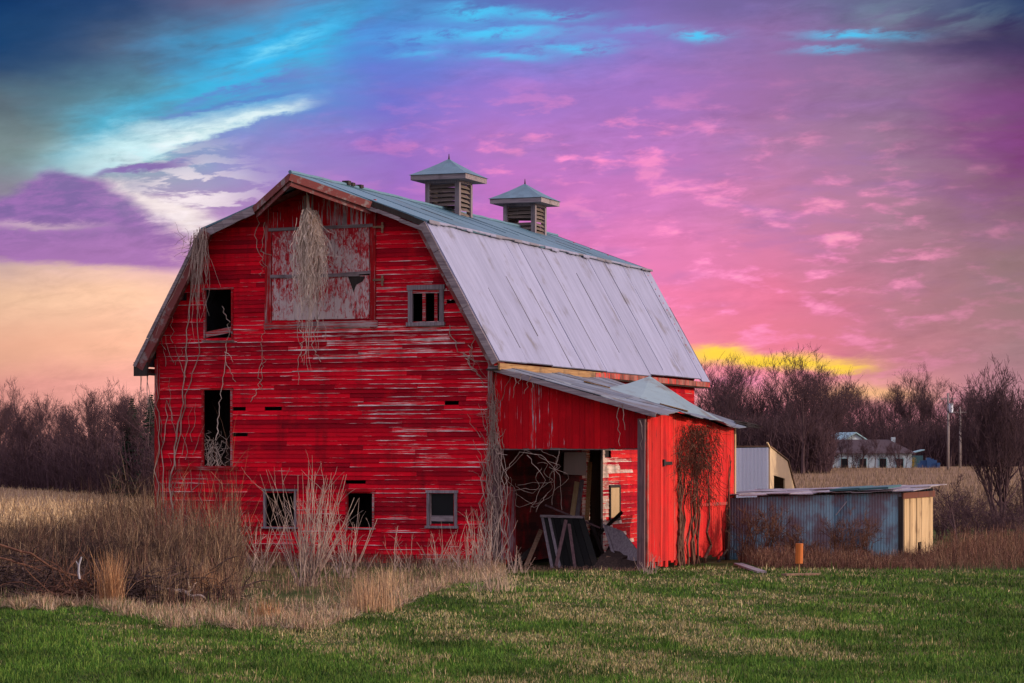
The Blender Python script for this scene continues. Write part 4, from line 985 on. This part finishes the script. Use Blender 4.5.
shrub(856, 446, 328, 'bare shrub before the middle of the far house', 74, 'twig', 9, .8, r0=.06)
shrub(896, 450, 327, 'bare shrub before the right end of the far house', 75, 'twig', 10, .8, r0=.06)
for i, px in enumerate((814, 820, 828, 835, 841, 848, 855, 862, 868, 875, 883, 890, 898, 906)):
    tree(px, 440+R2.uniform(-14, 10), 324+R2.uniform(-4, 4), R2.randrange(5), 'slender bare tree standing before the far white house', 'slender trees before the far white house', wide=.8)
shrub(907, 455, 336, 'yellow-leaved shrub at the right end of the far house', 76, 'yellow', 16, .7, r0=.09)
m_ = MB()
for k in range(7): m_.box(-1.4+k*.4+random.uniform(-.1, .1), -.9+k*.4, -.5+random.uniform(-.2, .2), .5, 0, .7+.5*math.sin(k*.5)+random.uniform(-.15, .15))
o = m_.build('tarp_heap', 'blue'); o.location = ((928-512)/FPX*336, 336, float(G(54, 336))); tag(o, 'blue covered heap on the grass right of the far house', 'heap')

# ------------------------------------------------------------------ vines, stems and brush near the barn
def wander(p, d, ln, n, jit, sag=0.0, R=random):
    pts = [Vector(p)]; d = Vector(d).normalized()
    for i in range(n):
        d = (d+Vector((R.gauss(0, jit), R.gauss(0, jit*.4), R.gauss(0, jit)-sag))).normalized(); pts.append(pts[-1]+d*ln/n)
    return pts
def fpt(px, py, b=-.06): a, z = Fw(px, py, b); return Vector((a, b, z))
def vine_obj(name, m_, mat, label, cat='vine'):             # vines are made in barn coordinates
    v0 = m_.v[0]; m_.v = [tuple(Wd(*v)) for v in m_.v]; return world_mesh(name, m_, mat, label, cat)
# hanging bundle below the hood
m_ = MB(); R3 = random.Random(3); bb = -1.0
top = fpt(309, 206, bb)
for k in range(210):
    cx = R3.gauss(0, .5); s = max(-1, min(1, cx)); zt = Fw(309, 207+abs(s)**2*26+R3.uniform(0, 10), bb)[1]
    zb = Fw(309, R3.triangular(262, 322, 300) if R3.random() < .93 else R3.uniform(320, 372), bb)[1]
    n = 20; pts = []
    ph = R3.uniform(0, 6.28); yb = R3.gauss(0, .16); narrow = R3.uniform(.45, .9)
    for i in range(n+1):
        t = i/n; wd = .47*(math.sin(min(1, t*2.6+.35)*math.pi/2))*(1-(1-narrow)*max(0, t-.35))
        pts.append(Vector((top.x+.05+s*wd+.045*math.sin(ph+t*13)+.03*math.sin(ph*3+t*31)+R3.gauss(0, .012), bb+yb+R3.gauss(0, .02), zt+(zb-zt)*t)))
    m_.tube(pts, R3.uniform(.007, .014), .004, 3)
for k in range(5): m_.tube([Vector((top.x-.05+.02*k, bb, top.z-.3)), Vector((top.x-.06+.015*k, bb-.02, top.z+.1)), Vector((top.x-.08, bb, ZR-.35))], .016, .01, 4)
for k in range(14):
    p = Vector((top.x+R3.uniform(.2, .45), bb+R3.gauss(0, .1), top.z-R3.uniform(.5, 1.4))); m_.tube(wander(p, (R3.uniform(.2, .7), 0, -1), R3.uniform(.6, 1.3), 7, .2, .05, R3), .009, .004, 3)
vine_obj('hanging_vine', m_, 'vine_pale', 'thick pale bundle of dead vine hanging from the barn peak over the hay door')
# bundle at the left roof break
m_ = MB()
for k in range(70):
    p = fpt(R3.uniform(191, 208), R3.uniform(226, 246), -.72+R3.gauss(0, .12)); m_.tube(wander(p, (R3.uniform(-.25, .2), R3.uniform(-.15, .15), -1), R3.uniform(.5, 2.4)*R3.random()+.5, 9, .12, .14, R3), R3.uniform(.007, .014), .004, 3)
for k in range(26):
    p = fpt(R3.uniform(184, 204), R3.uniform(234, 262), -.70); m_.tube(wander(p, (R3.uniform(-1, -.1), 0, R3.uniform(-.6, .6)), R3.uniform(.25, .6), 5, .3, .05, R3), .008, .003, 3)
vine_obj('hanging_vine', m_, 'vine', 'tangled vine hanging at the left roof break above the loft opening')
def vine_path(m_, px, r0, r1, b=-.07, n=6, wob=3.0, sides=4):    # through photograph points on the wall, with wobble
    pts = []
    for (p, q) in zip(px, px[1:]):
        for i in range(n):
            t = i/n; pts.append(fpt(p[0]+(q[0]-p[0])*t+R3.gauss(0, wob*.35), p[1]+(q[1]-p[1])*t, b+R3.gauss(0, .012)))
    pts.append(fpt(*px[-1], b)); m_.tube(pts, r0, r1, sides)
# left wall climbers
m_ = MB()
vine_path(m_, [(168, 575), (172, 520), (170, 482), (178, 430), (183, 390), (187, 330), (194, 262)], .035, .014)
vine_path(m_, [(174, 470), (186, 395), (200, 352), (196, 300), (203, 240)], .02, .01)
vine_path(m_, [(158, 560), (156, 470), (160, 420), (156, 375)], .025, .01); vine_path(m_, [(164, 560), (163, 450), (168, 400), (176, 440)], .02, .008)
for k in range(26):
    x = R3.uniform(158, 200); y = R3.uniform(330, 560); vine_path(m_, [(x, y), (x+R3.uniform(-12, 12), y-R3.uniform(15, 50))], .011, .004, -.06, 5, 4, 3)
vine_obj('climbing_vine', m_, 'vine', 'dead vine climbing the left edge of the barn front')
m_ = MB()
vine_path(m_, [(216, 440), (219, 415), (222, 390), (226, 355), (229, 325), (222, 306)], .018, .008); vine_path(m_, [(227, 362), (236, 382)], .010, .005); vine_path(m_, [(228, 352), (233, 362)], .010, .005)
for k in range(20): x = R3.uniform(206, 230); vine_path(m_, [(x, 466), (x+R3.uniform(-5, 5), R3.uniform(438, 455)), (x+R3.uniform(-10, 10), R3.uniform(430, 452))], .010, .004, .02, 5, 5, 3)
vine_obj('climbing_vine', m_, 'vine_pale', 'thin pale vine hanging across the tall left doorway')
m_ = MB()
for px in ([(264, 390), (259, 378), (262, 345), (264, 330)], [(250, 402), (258, 388), (263, 368), (264, 356)], [(300, 320), (303, 340), (299, 360), (298, 385)], [(311, 320), (308, 345), (302, 362)], [(316, 318), (314, 350), (321, 362)]): vine_path(m_, px, .012, .006, -.06, 6, 4, 3)
vine_obj('climbing_vine', m_, 'vine_pale', 'few thin vine strands trailing on the red wall below the hay door')
m_ = MB()
for px in ([(258, 215), (256, 240), (262, 262), (261, 276)], [(264, 222), (262, 250), (268, 270)], [(260, 250), (270, 256)]): vine_path(m_, px, .013, .006, -.1, 6, 4, 3)
vine_obj('climbing_vine', m_, 'vine', 'short vine twigs at the left edge of the hay door')
m_ = MB()
for px in ([(448, 325), (458, 350), (472, 360), (492, 362)], [(470, 345), (468, 365), (482, 378)], [(466, 358), (478, 375), (486, 388)], [(478, 330), (470, 352), (476, 375)], [(462, 352), (474, 362), (498, 361)]): vine_path(m_, px, .014, .006, -.07, 6, 4, 3)
vine_obj('climbing_vine', m_, 'vine', 'crossed thin vines under the right eave of the barn front')
# right corner bundle
m_ = MB()
for k in range(26):
    x = R3.gauss(493, 5.5); y1 = R3.uniform(350, 470); vine_path(m_, [(x+R3.uniform(-9, 9), 574), (x+R3.uniform(-5, 5), 520), (x, 470), (493+R3.gauss(0, 2), 420), (492+R3.gauss(0, 3), y1 if y1 < 418 else 400)], R3.uniform(.007, .024), .005, -.14+R3.gauss(0, .07), 6, 5, 4)
for k in range(90):
    x = R3.gauss(492, 6); y = R3.uniform(400, 570); vine_path(m_, [(x, y), (x+R3.uniform(-22, 16), y-R3.uniform(-15, 40))], .010, .004, -.12+R3.gauss(0, .06), 5, 5, 3)
vine_obj('climbing_vine', m_, 'vine', 'thick bundle of dead vines at the corner between barn front and lean-to')
# tangle in the lean-to opening
m_ = MB()
for k in range(6):
    cx, cy, rx, ry = R3.uniform(522, 540), R3.uniform(468, 482), R3.uniform(12, 26), R3.uniform(12, 30); a0 = R3.uniform(0, 6.28); pts = []
    for i in range(24): a = a0+i*.15; pts.append(fpt(cx+rx*math.cos(a)*(1+.25*math.sin(i*.7+cx))+R3.gauss(0, .35), min(cy+ry*math.sin(a)*(1+.2*math.cos(i*.5+cy))+R3.gauss(0, .35), 560), -.05+.3*math.sin(a)))
    for p in pts: p.z = min(p.z, 3.28)
    m_.tube(pts, R3.uniform(.006, .012), .005, 4)
for px in ([(505, 470), (520, 452), (540, 455), (560, 475), (562, 510)], [(560, 450), (555, 470), (552, 505)], [(528, 455), (545, 480), (530, 512)], [(545, 495), (536, 512)]): vine_path(m_, px, .013, .006, .05, 6, 3)
vine_obj('vine_tangle', m_, 'vine', 'looping pale vine tangle in the upper left of the lean-to opening')
m_ = MB()
for px in ([(516, 372), (513, 398)], [(521, 374), (519, 384)], [(531, 376), (524, 394)], [(533, 378), (532, 392)], [(563, 386), (564, 390)], [(620, 405), (618, 425), (620, 446)], [(622, 404), (625, 430)], [(640, 420), (642, 450)]): vine_path(m_, px, .014, .006, -.42, 5, 3, 3)
vine_obj('hanging_vine', m_, 'vine', 'short vine ends dangling from the front edge of the lean-to roof')
# mat on the sunlit side wall, hanging from the eave
def spt(px, py, o=.06): b, z = Sw(px, py, AE+o); return Vector((AE+o, b, z))
m_ = MB()
for k in range(900):
    x = R3.triangular(676, 722, 695); y = R3.uniform(424, 466) if R3.random() < .8 else R3.uniform(466, 500); p = spt(x, y, R3.uniform(.04, .30))
    d = (R3.gauss(0, .3), R3.gauss(0, .8), -R3.uniform(.2, 1.0)); m_.tube(wander(p, d, R3.uniform(.25, .8), 5, .3, .05, R3), R3.uniform(.006, .012), .004, 3)
for k in range(16):
    x = R3.choice((680, 684, 689, 694, 698, 706, 715, 726)); y = R3.uniform(440, 470); pts = [spt(x+R3.gauss(0, 1.4)+(j*.5 if x > 700 else 0), 572-(572-y)*j/9, .05+abs(R3.gauss(0, .03))) for j in range(10)]; m_.tube(pts, R3.uniform(.025, .06), .012, 5)
vine_obj('vine_mat', m_, 'vine_brown', 'brown vine mat hanging on the bright red side wall of the lean-to')
m_ = MB(); pts = [spt(727+j*.3, 572-j*9, .12+.02*j) for j in range(8)]; m_.tube(pts, .09, .05, 6); m_.tube([spt(712, 570, .2), spt(720, 560, .25), spt(728, 548, .15)], .05, .03, 5)
vine_obj('tree_stump', m_, 'dark_wood', 'dark dead stem standing at the rear corner of the lean-to wall', 'stump')
m_ = MB(); p = fpt(143, 372, -.5)
for k in range(5): m_.tube(wander(p+Vector((R3.uniform(-.1, .2), 0, 0)), (R3.uniform(-.05, .1), 0, -1), R3.uniform(.5, 2.2), 12, .16, .3, R3), .011, .006, 3)
vine_obj('hanging_vine', m_, 'vine', 'thin vine dangling from the left eave tip of the barn')

# shrubs of upright stems in front of the barn
def stem_bush(px, py, n, spread, hmin, hmax, label, mat, r=.016, seed=1, name='shrub', cat='shrub', lean=0.0):
    Y = CZ*FPX/(py-HOR); x = (px-512)/FPX*Y; R = random.Random(seed); m_ = MB()
    for k in range(n):
        a = R.gauss(lean, spread); b = R.gauss(0, spread*.5); h = R.uniform(hmin, hmax)*(1-.25*min(abs(a), 1))
        pts = [Vector((R.gauss(0, .16), R.gauss(0, .12), -.05))]; d = Vector((a, b, 1)).normalized()
        for i in range(7): d = (d+Vector((R.gauss(0, .05), R.gauss(0, .05), .05))).normalized(); pts.append(pts[-1]+d*h/7)
        rr = r*R.uniform(.6, 1.2); m_.tube(pts, rr, rr*.4, 4)
        for j in range(R.randrange(1, 4)):
            p = pts[R.randrange(2, 7)]; m_.tube(wander(p, (d.x+R.gauss(0, .5), R.gauss(0, .3), .8), h*R.uniform(.12, .3), 4, .12, 0, R), rr*.55, rr*.25, 3)
    o = m_.build(name, mat); o.location = (x, Y, 0); return tag(o, label, cat)
stem_bush(308, 586, 80, .36, 1.2, 3.3, 'tall bare bush of many pale upright stems before the barn front', 'vine', .013, 3)
stem_bush(345, 578, 26, .3, .8, 2.4, 'smaller bare bush right of the tallest bush before the barn front', 'vine', .014, 4)
stem_bush(258, 572, 24, .5, .8, 2.2, 'arching bare stems between the left doorway and the tallest bush', 'vine', .014, 5)
stem_bush(205, 562, 60, .25, 1.4, 3.0, 'dense brown bush below the tall left doorway of the barn', 'vine', .012, 6)
stem_bush(462, 575, 26, .5, .5, 1.6, 'low bare bush beside the corner vines of the barn', 'vine', .011, 7)
stem_bush(400, 572, 14, .6, .4, 1.4, 'sparse bare stems below the framed lower window', 'vine', .010, 8)
stem_bush(180, 575, 36, .4, .8, 2.0, 'brown bush at the left corner of the barn front', 'vine_brown', .012, 9)
stem_bush(520, 573, 16, .4, .3, .9, 'small dry bush at the left foot of the lean-to opening', 'vine', .010, 10)
stem_bush(650, 574, 22, .5, .2, .7, 'small dry bush at the foot of the lean-to front post', 'vine', .010, 11)
stem_bush(168, 566, 40, .3, 1.0, 2.6, 'brown bush hiding the lower left corner of the barn', 'vine', .011, 12)
stem_bush(232, 566, 34, .4, .8, 2.2, 'arching bush between the corner bush and the left lower window', 'vine_brown', .011, 13)
stem_bush(440, 570, 30, .5, .5, 1.5, 'tangled low bush under the framed lower window', 'vine', .010, 14)
stem_bush(484, 574, 36, .3, .6, 2.0, 'thin bush at the foot of the corner vines', 'vine', .011, 15)
for i in range(18):
    px = -20+i*12.5+random.uniform(-5, 5); shrub(px, 545+random.uniform(-22, 16), 58.5+random.uniform(0, 9), 'dark bramble shrub in the weeds behind the brush heaps', 300+i, 'brush', 12, .75, 'bramble shrubs in the weeds left of the barn', 4, .016, (6, 5, 3))
# fallen branches at the left
def fallen(name, pts, r0, r1, mat, label, cat='branch', twigs=5, seed=1):
    R = random.Random(seed); P = [Vector(p) for p in pts]; m_ = MB(); Q = []
    for a, b in zip(P, P[1:]):
        for i in range(4): Q.append(a.lerp(b, i/4)+Vector((R.gauss(0, .02), R.gauss(0, .02), R.gauss(0, .02))))
    Q.append(P[-1]); m_.tube(Q, r0, r1, 6)
    for k in range(twigs):
        p = Q[R.randrange(len(Q))]; m_.tube(wander(p, (R.gauss(0, 1), R.gauss(0, .5), R.uniform(-.2, .8)), R.uniform(.3, .8), 5, .25, .02, R), r0*.4, .006, 4)
    return world_mesh(name, m_, mat, label, cat)
fallen('fallen_branch', [at(-25, 538, 55), at(20, 550, 55), at(60, 572, 55.5), at(85, 578, 56)], .035, .02, 'vine_brown', 'long bare branch slanting down through the weeds at the left edge', seed=1)
fallen('fallen_branch', [at(-20, 553, 54), at(12, 560, 54), at(40, 570, 54.5)], .03, .015, 'vine_brown', 'shorter branch below the long slanting branch at the left edge', seed=2)
fallen('fallen_branch', [at(150, 588, 55), at(165, 587, 55), at(185, 592, 54), at(204, 597, 53)], .04, .02, 'vine_pale', 'curved pale branch lying on the brush heap', seed=3)
m_ = MB(); m_.tube([at(79.5, 579, 54.5), at(78.5, 572, 54.5), at(79, 565, 54.5), at(81.5, 557, 54.5)], .03, .018, 6); m_.tube([at(79, 566, 54.5), at(76, 561, 54.5)], .015, .008, 4); world_mesh('dead_stick', m_, 'white_stick', 'white bleached stick standing up from the brush', 'stick')
def heap(name, px, py, wx, hz, n, label, mat, seed):
    Y = CZ*FPX/(py-HOR); x = (px-512)/FPX*Y; R = random.Random(seed); m_ = MB()
    for k in range(n):
        a = R.uniform(0, 6.28); rr = R.random()**.5; p = Vector((math.cos(a)*rr*wx, math.sin(a)*rr*wx*.7, R.uniform(0, hz)*(1-rr*.8))); m_.tube(wander(p, (R.gauss(0, 1), R.gauss(0, 1), R.gauss(.1, .4)), R.uniform(.4, 1.4), 6, .22, .04, R), R.uniform(.008, .028), .005, 4)
    o = m_.build(name, mat); o.location = (x, Y, 0); return tag(o, label, 'brush heap')
heap('brush_heap', 165, 602, 1.5, .85, 420, 'dark heap of cut brush in the weeds left of the barn', 'brush', 1)
heap('brush_heap', 22, 598, 2.0, 1.1, 560, 'dark heap of brush at the left picture edge', 'brush', 2)
heap('brush_heap', 75, 603, .8, .6, 150, 'low heap of matted brush between the two larger heaps', 'vine_brown', 3)

# ------------------------------------------------------------------ marker and boards on the grass
mk = thing('marker_post', 'orange marker tube on a thin stake before the blue shed', 'marker', at(799, 575, CZ*FPX/120))
mk.location.z = 0
m_ = MB(); m_.tube([(0, 0, -.1), (0, 0, .5)], .022, .022, 6); m_.build('stake', 'tan_fascia', mk)
m_ = MB(); m_.tube([(0, 0, .30), (.0, 0, .32), (.01, 0, .80), (.01, 0, .82)], .10, .10, 12); m_.build('tube', 'orange', mk)
def lying(name, p0, p1, wd, mat, label):
    m_ = MB(); m_.bar(Vector((p0.x, p0.y, .06)), Vector((p1.x, p1.y, .05)), wd, .05); return world_mesh(name, m_, mat, label, 'board')
gp = lambda px, py: at(px, py, CZ*FPX/(py-HOR))
lying('lying_board', gp(738, 566), gp(762, 574), .25, 'grey_wood', 'grey board lying on the grass right of the lean-to')
lying('lying_board', gp(784, 577), gp(818, 576), .22, 'brown_wood', 'short board lying flat at the foot of the orange marker')

# ------------------------------------------------------------------ grasses (uncountable)
def edge_Y(px):                                              # depth where lawn meets the dry weeds
    return (vnoise(np.asarray(px)+400, np.asarray(px)*0, 15, 31)-.5)*2.2*sm(520, 470, px)+np.interp(px, [-150, 0, 110, 150, 250, 320, 385, 430, 500, 560, 640, 738, 760, 1000, 1200], [54, 53.2, 53, 48.3, 46.8, 47.5, 52.5, 59.5, 67, 69.5, 71, 75.5, 70.8, 69.5, 69])
def in_barn(x, y, m=.12):
    a = (x-OL[0])*u2[0]+(y-OL[1])*u2[1]; b = (x-OL[0])*v2[0]+(y-OL[1])*v2[1]
    return (a > -m) & (a < AE+m) & (b > -m)
def blades(x, y, h, wd, lean, col, seed, z=None):
    R = np.random.RandomState(seed); n = len(x); z = G(x, y) if z is None else z
    an = R.uniform(0, 2*math.pi, n); la = R.uniform(0, 2*math.pi, n); le = np.abs(R.normal(0, 1, n))*lean
    dx, dy = np.cos(an)*wd/2, np.sin(an)*wd/2; lx, ly = np.cos(la)*le, np.sin(la)*le; cz_ = np.sqrt(np.maximum(1-np.minimum(le, .95)**2, .05))
    P = lambda f, s, q: np.stack([x+lx*h*f**1.5*1.0+dx*s, y+ly*h*f**1.5+dy*s, z-.01+h*f*cz_**(f)], 1)
    V = np.stack([P(0, -1, 0), P(0, 1, 0), P(.55, -.8, 0), P(.55, .8, 0), P(1.0, 0, 0)], 1).reshape(-1, 3)
    b = (np.arange(n)*5)[:, None]; F = np.concatenate([b+np.array([[0, 1, 3]]), b+np.array([[0, 3, 2]]), b+np.array([[2, 3, 4]])], 0)
    return V, F, np.repeat(col, 5, 0)
def pick(R, n, pal, var=.25):
    pal = np.array(pal); c = pal[R.randint(0, len(pal), n)]; return c*(1+R.uniform(-var, var, (n, 1)))
# lawn
R = np.random.RandomState(21); n = 330000
q = R.rand(n); Y = 33.5/(1-q*(1-33.5/72.0)); pxs = R.uniform(-110, 1134, n); x = (pxs-512)/FPX*Y
keep = (Y < edge_Y(pxs)+R.normal(0, .5, n)) & ~in_barn(x, Y); x, Y, pxs = x[keep], Y[keep], pxs[keep]; n = len(x)
dry = .34*vnoise(x+40, Y*1.0, 2.6, 1)+.34*vnoise(x+40, Y, .9, 2)+.32*vnoise(x+40, Y, .33, 8)
ang = x*.80+Y*.25; dry += .13*np.sin(ang*2*math.pi/2.6)                       # mowing lanes
dry += .17*np.exp(-((pxs-600)/270)**2)-.16*sm(880, 1000, pxs)-.14*sm(260, 60, pxs)-.10*sm(44, 36, Y)  # paler mid-lawn, darker sides and foreground: sunlit and vignette tones put into blade colour
g1 = (.55+.9*vnoise(x+9, Y, 1.3, 17))[:, None]*pick(R, n, [(.045, .11, .012), (.07, .145, .018), (.028, .075, .010), (.11, .165, .03)], .3); g2 = pick(R, n, [(.36, .29, .14), (.27, .21, .10), (.44, .36, .20), (.16, .16, .055)], .3)
isdry = (R.rand(n) < .8*sm(.42, .80, dry))[:, None]; col = np.where(isdry, g2, g1); tuft = vnoise(x, Y, .45, 5)
h = R.uniform(.035, .105, n)*(.4+1.3*tuft)*np.where(isdry[:, 0], .8, 1.0); h *= np.where(R.rand(n) < .015, 2.2, 1)
V, F, C = blades(x, Y, h, R.uniform(.010, .024, n)*Y/50, .55, col, 22)
tag(mesh_np('lawn_grass', V, F, M['blade'], None, C), 'rough green mown grass patched with straw across the foreground', 'grass', kind='stuff')
# thatch: flattened straw where lawn meets weeds and along the barn foot
n = 60000; pxs = R.uniform(-110, 505, n); e = edge_Y(pxs); Y = e+R.exponential(3.0, n)-.9; x = (pxs-512)/FPX*Y; k = (Y < 74) & ~in_barn(x, Y, .05) & (Y > e-1.6) & (vnoise(x, Y, .7, 12)+R.normal(0, .12, n) > .40); x, Y, pxs = x[k], Y[k], pxs[k]; n = len(x)
V, F, C = blades(x, Y, R.uniform(.12, .36, n)*(.3+vnoise(x, Y, .8, 9)), R.uniform(.008, .016, n), 1.1, pick(R, n, [(.42, .29, .19), (.33, .21, .14), (.26, .16, .11), (.48, .36, .25), (.10, .13, .04)], .25), 23)
tag(mesh_np('straw_thatch', V, F, M['straw'], None, C), 'flattened pale dead grass along the lawn edge before the barn', 'dead grass', kind='stuff')
# tall weeds left and before the barn
def weed_field(name, n, f, label, pal, seed, wlo=.007, whi=.016, twig=2, lean=.24):
    R = np.random.RandomState(seed); x, Y, h = f(R, n); m = len(x); col = pick(R, m, pal, .3); V, F, C = blades(x, Y, h, R.uniform(wlo, whi, m), lean, col, seed+1)
    Vs, Fs, Cs = [V], [F], [C]; off = len(V)
    for t in range(twig):
        s = R.rand(m) < .75; fr = R.uniform(.35, .95, m); z = G(x, Y)+h*fr*.97; V2, F2, C2 = blades(x[s]+R.normal(0, .03, s.sum()), Y[s]+R.normal(0, .03, s.sum()), (h*R.uniform(.15, .38, m))[s], (R.uniform(wlo, whi, m)*.8)[s], .75, col[s]*R.uniform(.8, 1.15), seed+3+t, z[s])
        Vs.append(V2); Fs.append(F2+off); Cs.append(C2); off += len(V2)
    return tag(mesh_np(name, np.concatenate(Vs), np.concatenate(Fs), M['straw'], None, np.concatenate(Cs)), label, 'weeds', kind='stuff')
PAL = [(.22, .135, .095), (.15, .085, .065), (.30, .20, .135), (.09, .048, .04), (.19, .095, .08)]
def f_left(R, n):
    px = R.uniform(-110, 240, n); e = edge_Y(px); Y = np.minimum(e, 54.5)+4.2+R.rand(n)**.8*30; x = (px-512)/FPX*Y; k = ~in_barn(x, Y) & (Y < 86); x, Y, px = x[k], Y[k], px[k]
    h = R.uniform(.5, 1.5, len(x))*(.5+.9*vnoise(x, Y, 2.2, 3))*(.72+.63*sm(50, 150, px))*np.where(R.rand(len(x)) < .25, 1.5, 1); h *= np.where(Y < 58, .65, 1); return x, Y, h
weed_field('tall_weeds', 18000, f_left, 'tall tan and brown dead weeds left of the barn', [(.15, .09, .06), (.085, .048, .038), (.22, .145, .09), (.045, .025, .02), (.12, .056, .045), (.28, .19, .12)], 41, .007, .015, 4, .36)
def f_front(R, n):
    px = R.uniform(190, 505, n); e = edge_Y(px); x0 = R.rand(n); Yb = 74.4-(px-157)/336*3.4; Y = e+1.0+(Yb-e-1.1)*x0**.75; x = (px-512)/FPX*Y; k = ~in_barn(x, Y, .03); k &= (vnoise(x, Y, 1.1, 14)+R.normal(0, .1, len(x)) > .46) | (Y > 71); x, Y = x[k], Y[k]
    return x, Y, R.uniform(.15, .6, len(x))*(.25+.8*vnoise(x, Y, 1.3, 4))
weed_field('short_weeds', 9000, f_front, 'short dead weeds and straw before the barn front', PAL+[(.42, .31, .2), (.09, .12, .035)], 45, .007, .013)
def f_right(R, n):
    px = R.uniform(738, 1130, n); Y = edge_Y(px)+.4+R.rand(n)**.9*np.where(px < 935, 4.0, 16); x = (px-512)/FPX*Y; 
    sx = (x-11.38)*u2[0]+(Y-75.5)*u2[1]; sy = (x-11.38)*v2[0]+(Y-75.5)*v2[1]; k = ~in_barn(x, Y) & ~((sx < .1) & (sy > -.1)); x, Y, px = x[k], Y[k], px[k]
    return x, Y, R.uniform(.25, 1.0, len(x))*(.5+.7*vnoise(x, Y, 1.5, 6))*np.where(px < 935, .62, 1)*np.where(Y < 72, .75, 1)
weed_field('brown_weeds', 13000, f_right, 'reddish brown dead weeds before the sheds and along the right lawn edge', [(.20, .10, .07), (.13, .06, .045), (.26, .155, .10), (.08, .038, .032)], 49, .007, .015, 3, .36)
def f_foot(R, n):
    a = R.uniform(0, AE, n); b = -np.abs(R.normal(0, .25, n))-.05; x = OL[0]+u2[0]*a+v2[0]*b; Y = OL[1]+u2[1]*a+v2[1]*b; return x, Y, R.uniform(.1, .5, n)*np.where(a > W, .3, 1)
weed_field('wall_foot_weeds', 2600, f_foot, 'dead weeds along the foot of the barn and lean-to walls', PAL, 53)
# stubble on the far fields
def f_stub(R, n):
    px = R.uniform(-190, 175, n); Y = 90/(1-R.rand(n)*(1-90/245)); x = (px-512)/FPX*Y; x = np.round(x/.8)*.8+R.normal(0, .06, n); return x, Y, R.uniform(.15, .5, n)
weed_field('stubble', 22000, f_stub, 'pale corn stubble covering the field left of the barn', [(.44, .31, .18), (.36, .24, .13), (.52, .39, .24)], 57, .02, .05, 1, .35)
def f_mead(R, n):
    px = R.uniform(790, 1130, n); Y = 108/(1-R.rand(n)*(1-108/330)); x = (px-512)/FPX*Y; return x, Y, R.uniform(.2, .7, n)
weed_field('meadow_grass', 22000, f_mead, 'pale dead grass covering the rising meadow on the right', [(.25, .18, .115), (.19, .13, .085), (.15, .10, .065)], 59, .02, .05, 0, .3)
# orange grass tufts, one by one
def tuft_obj(px, py, n, hh, lean, label, pal, seed, rad=.12):
    Y = CZ*FPX/(py-HOR); x = (px-512)/FPX*Y; R = np.random.RandomState(seed); V, F, C = blades(R.normal(0, rad, n), R.normal(0, rad, n), R.uniform(.5, 1, n)*hh, R.uniform(.008, .016, n), lean, pick(R, n, pal, .2), seed, np.zeros(n))
    o = mesh_np('grass_tuft', V, F, M['straw'], None, C); o.location = (x, Y, 0); return tag(o, label, 'grass tuft', 'dead grass tufts along the lawn edge')
OP = [(.38, .20, .10), (.30, .145, .075), (.42, .25, .14)]
tuft_obj(112, 606, 200, 1.35, .26, 'tall orange grass tuft between the brush heaps left of the barn', OP, 61, .13)
tuft_obj(204, 602, 260, .9, .2, 'orange grass tuft right of the dark brush heap', OP, 62, .22)
tuft_obj(265, 622, 160, .5, .4, 'low orange grass tuft nearest the lawn below the tall bush', OP, 63, .14)
tuft_obj(371, 612, 240, .95, .3, 'broad tan grass tuft where the dry patch ends toward the lean-to', [(.46, .29, .17), (.40, .24, .14)], 64, .25)
tuft_obj(390, 595, 160, .9, .3, 'tan grass tuft behind the broad one before the framed window', [(.44, .30, .18), (.36, .24, .15)], 65, .25)
tuft_obj(492, 592, 170, .7, .4, 'pale grass tuft at the lawn edge before the corner vines', [(.44, .33, .24), (.36, .26, .19)], 66, .25)
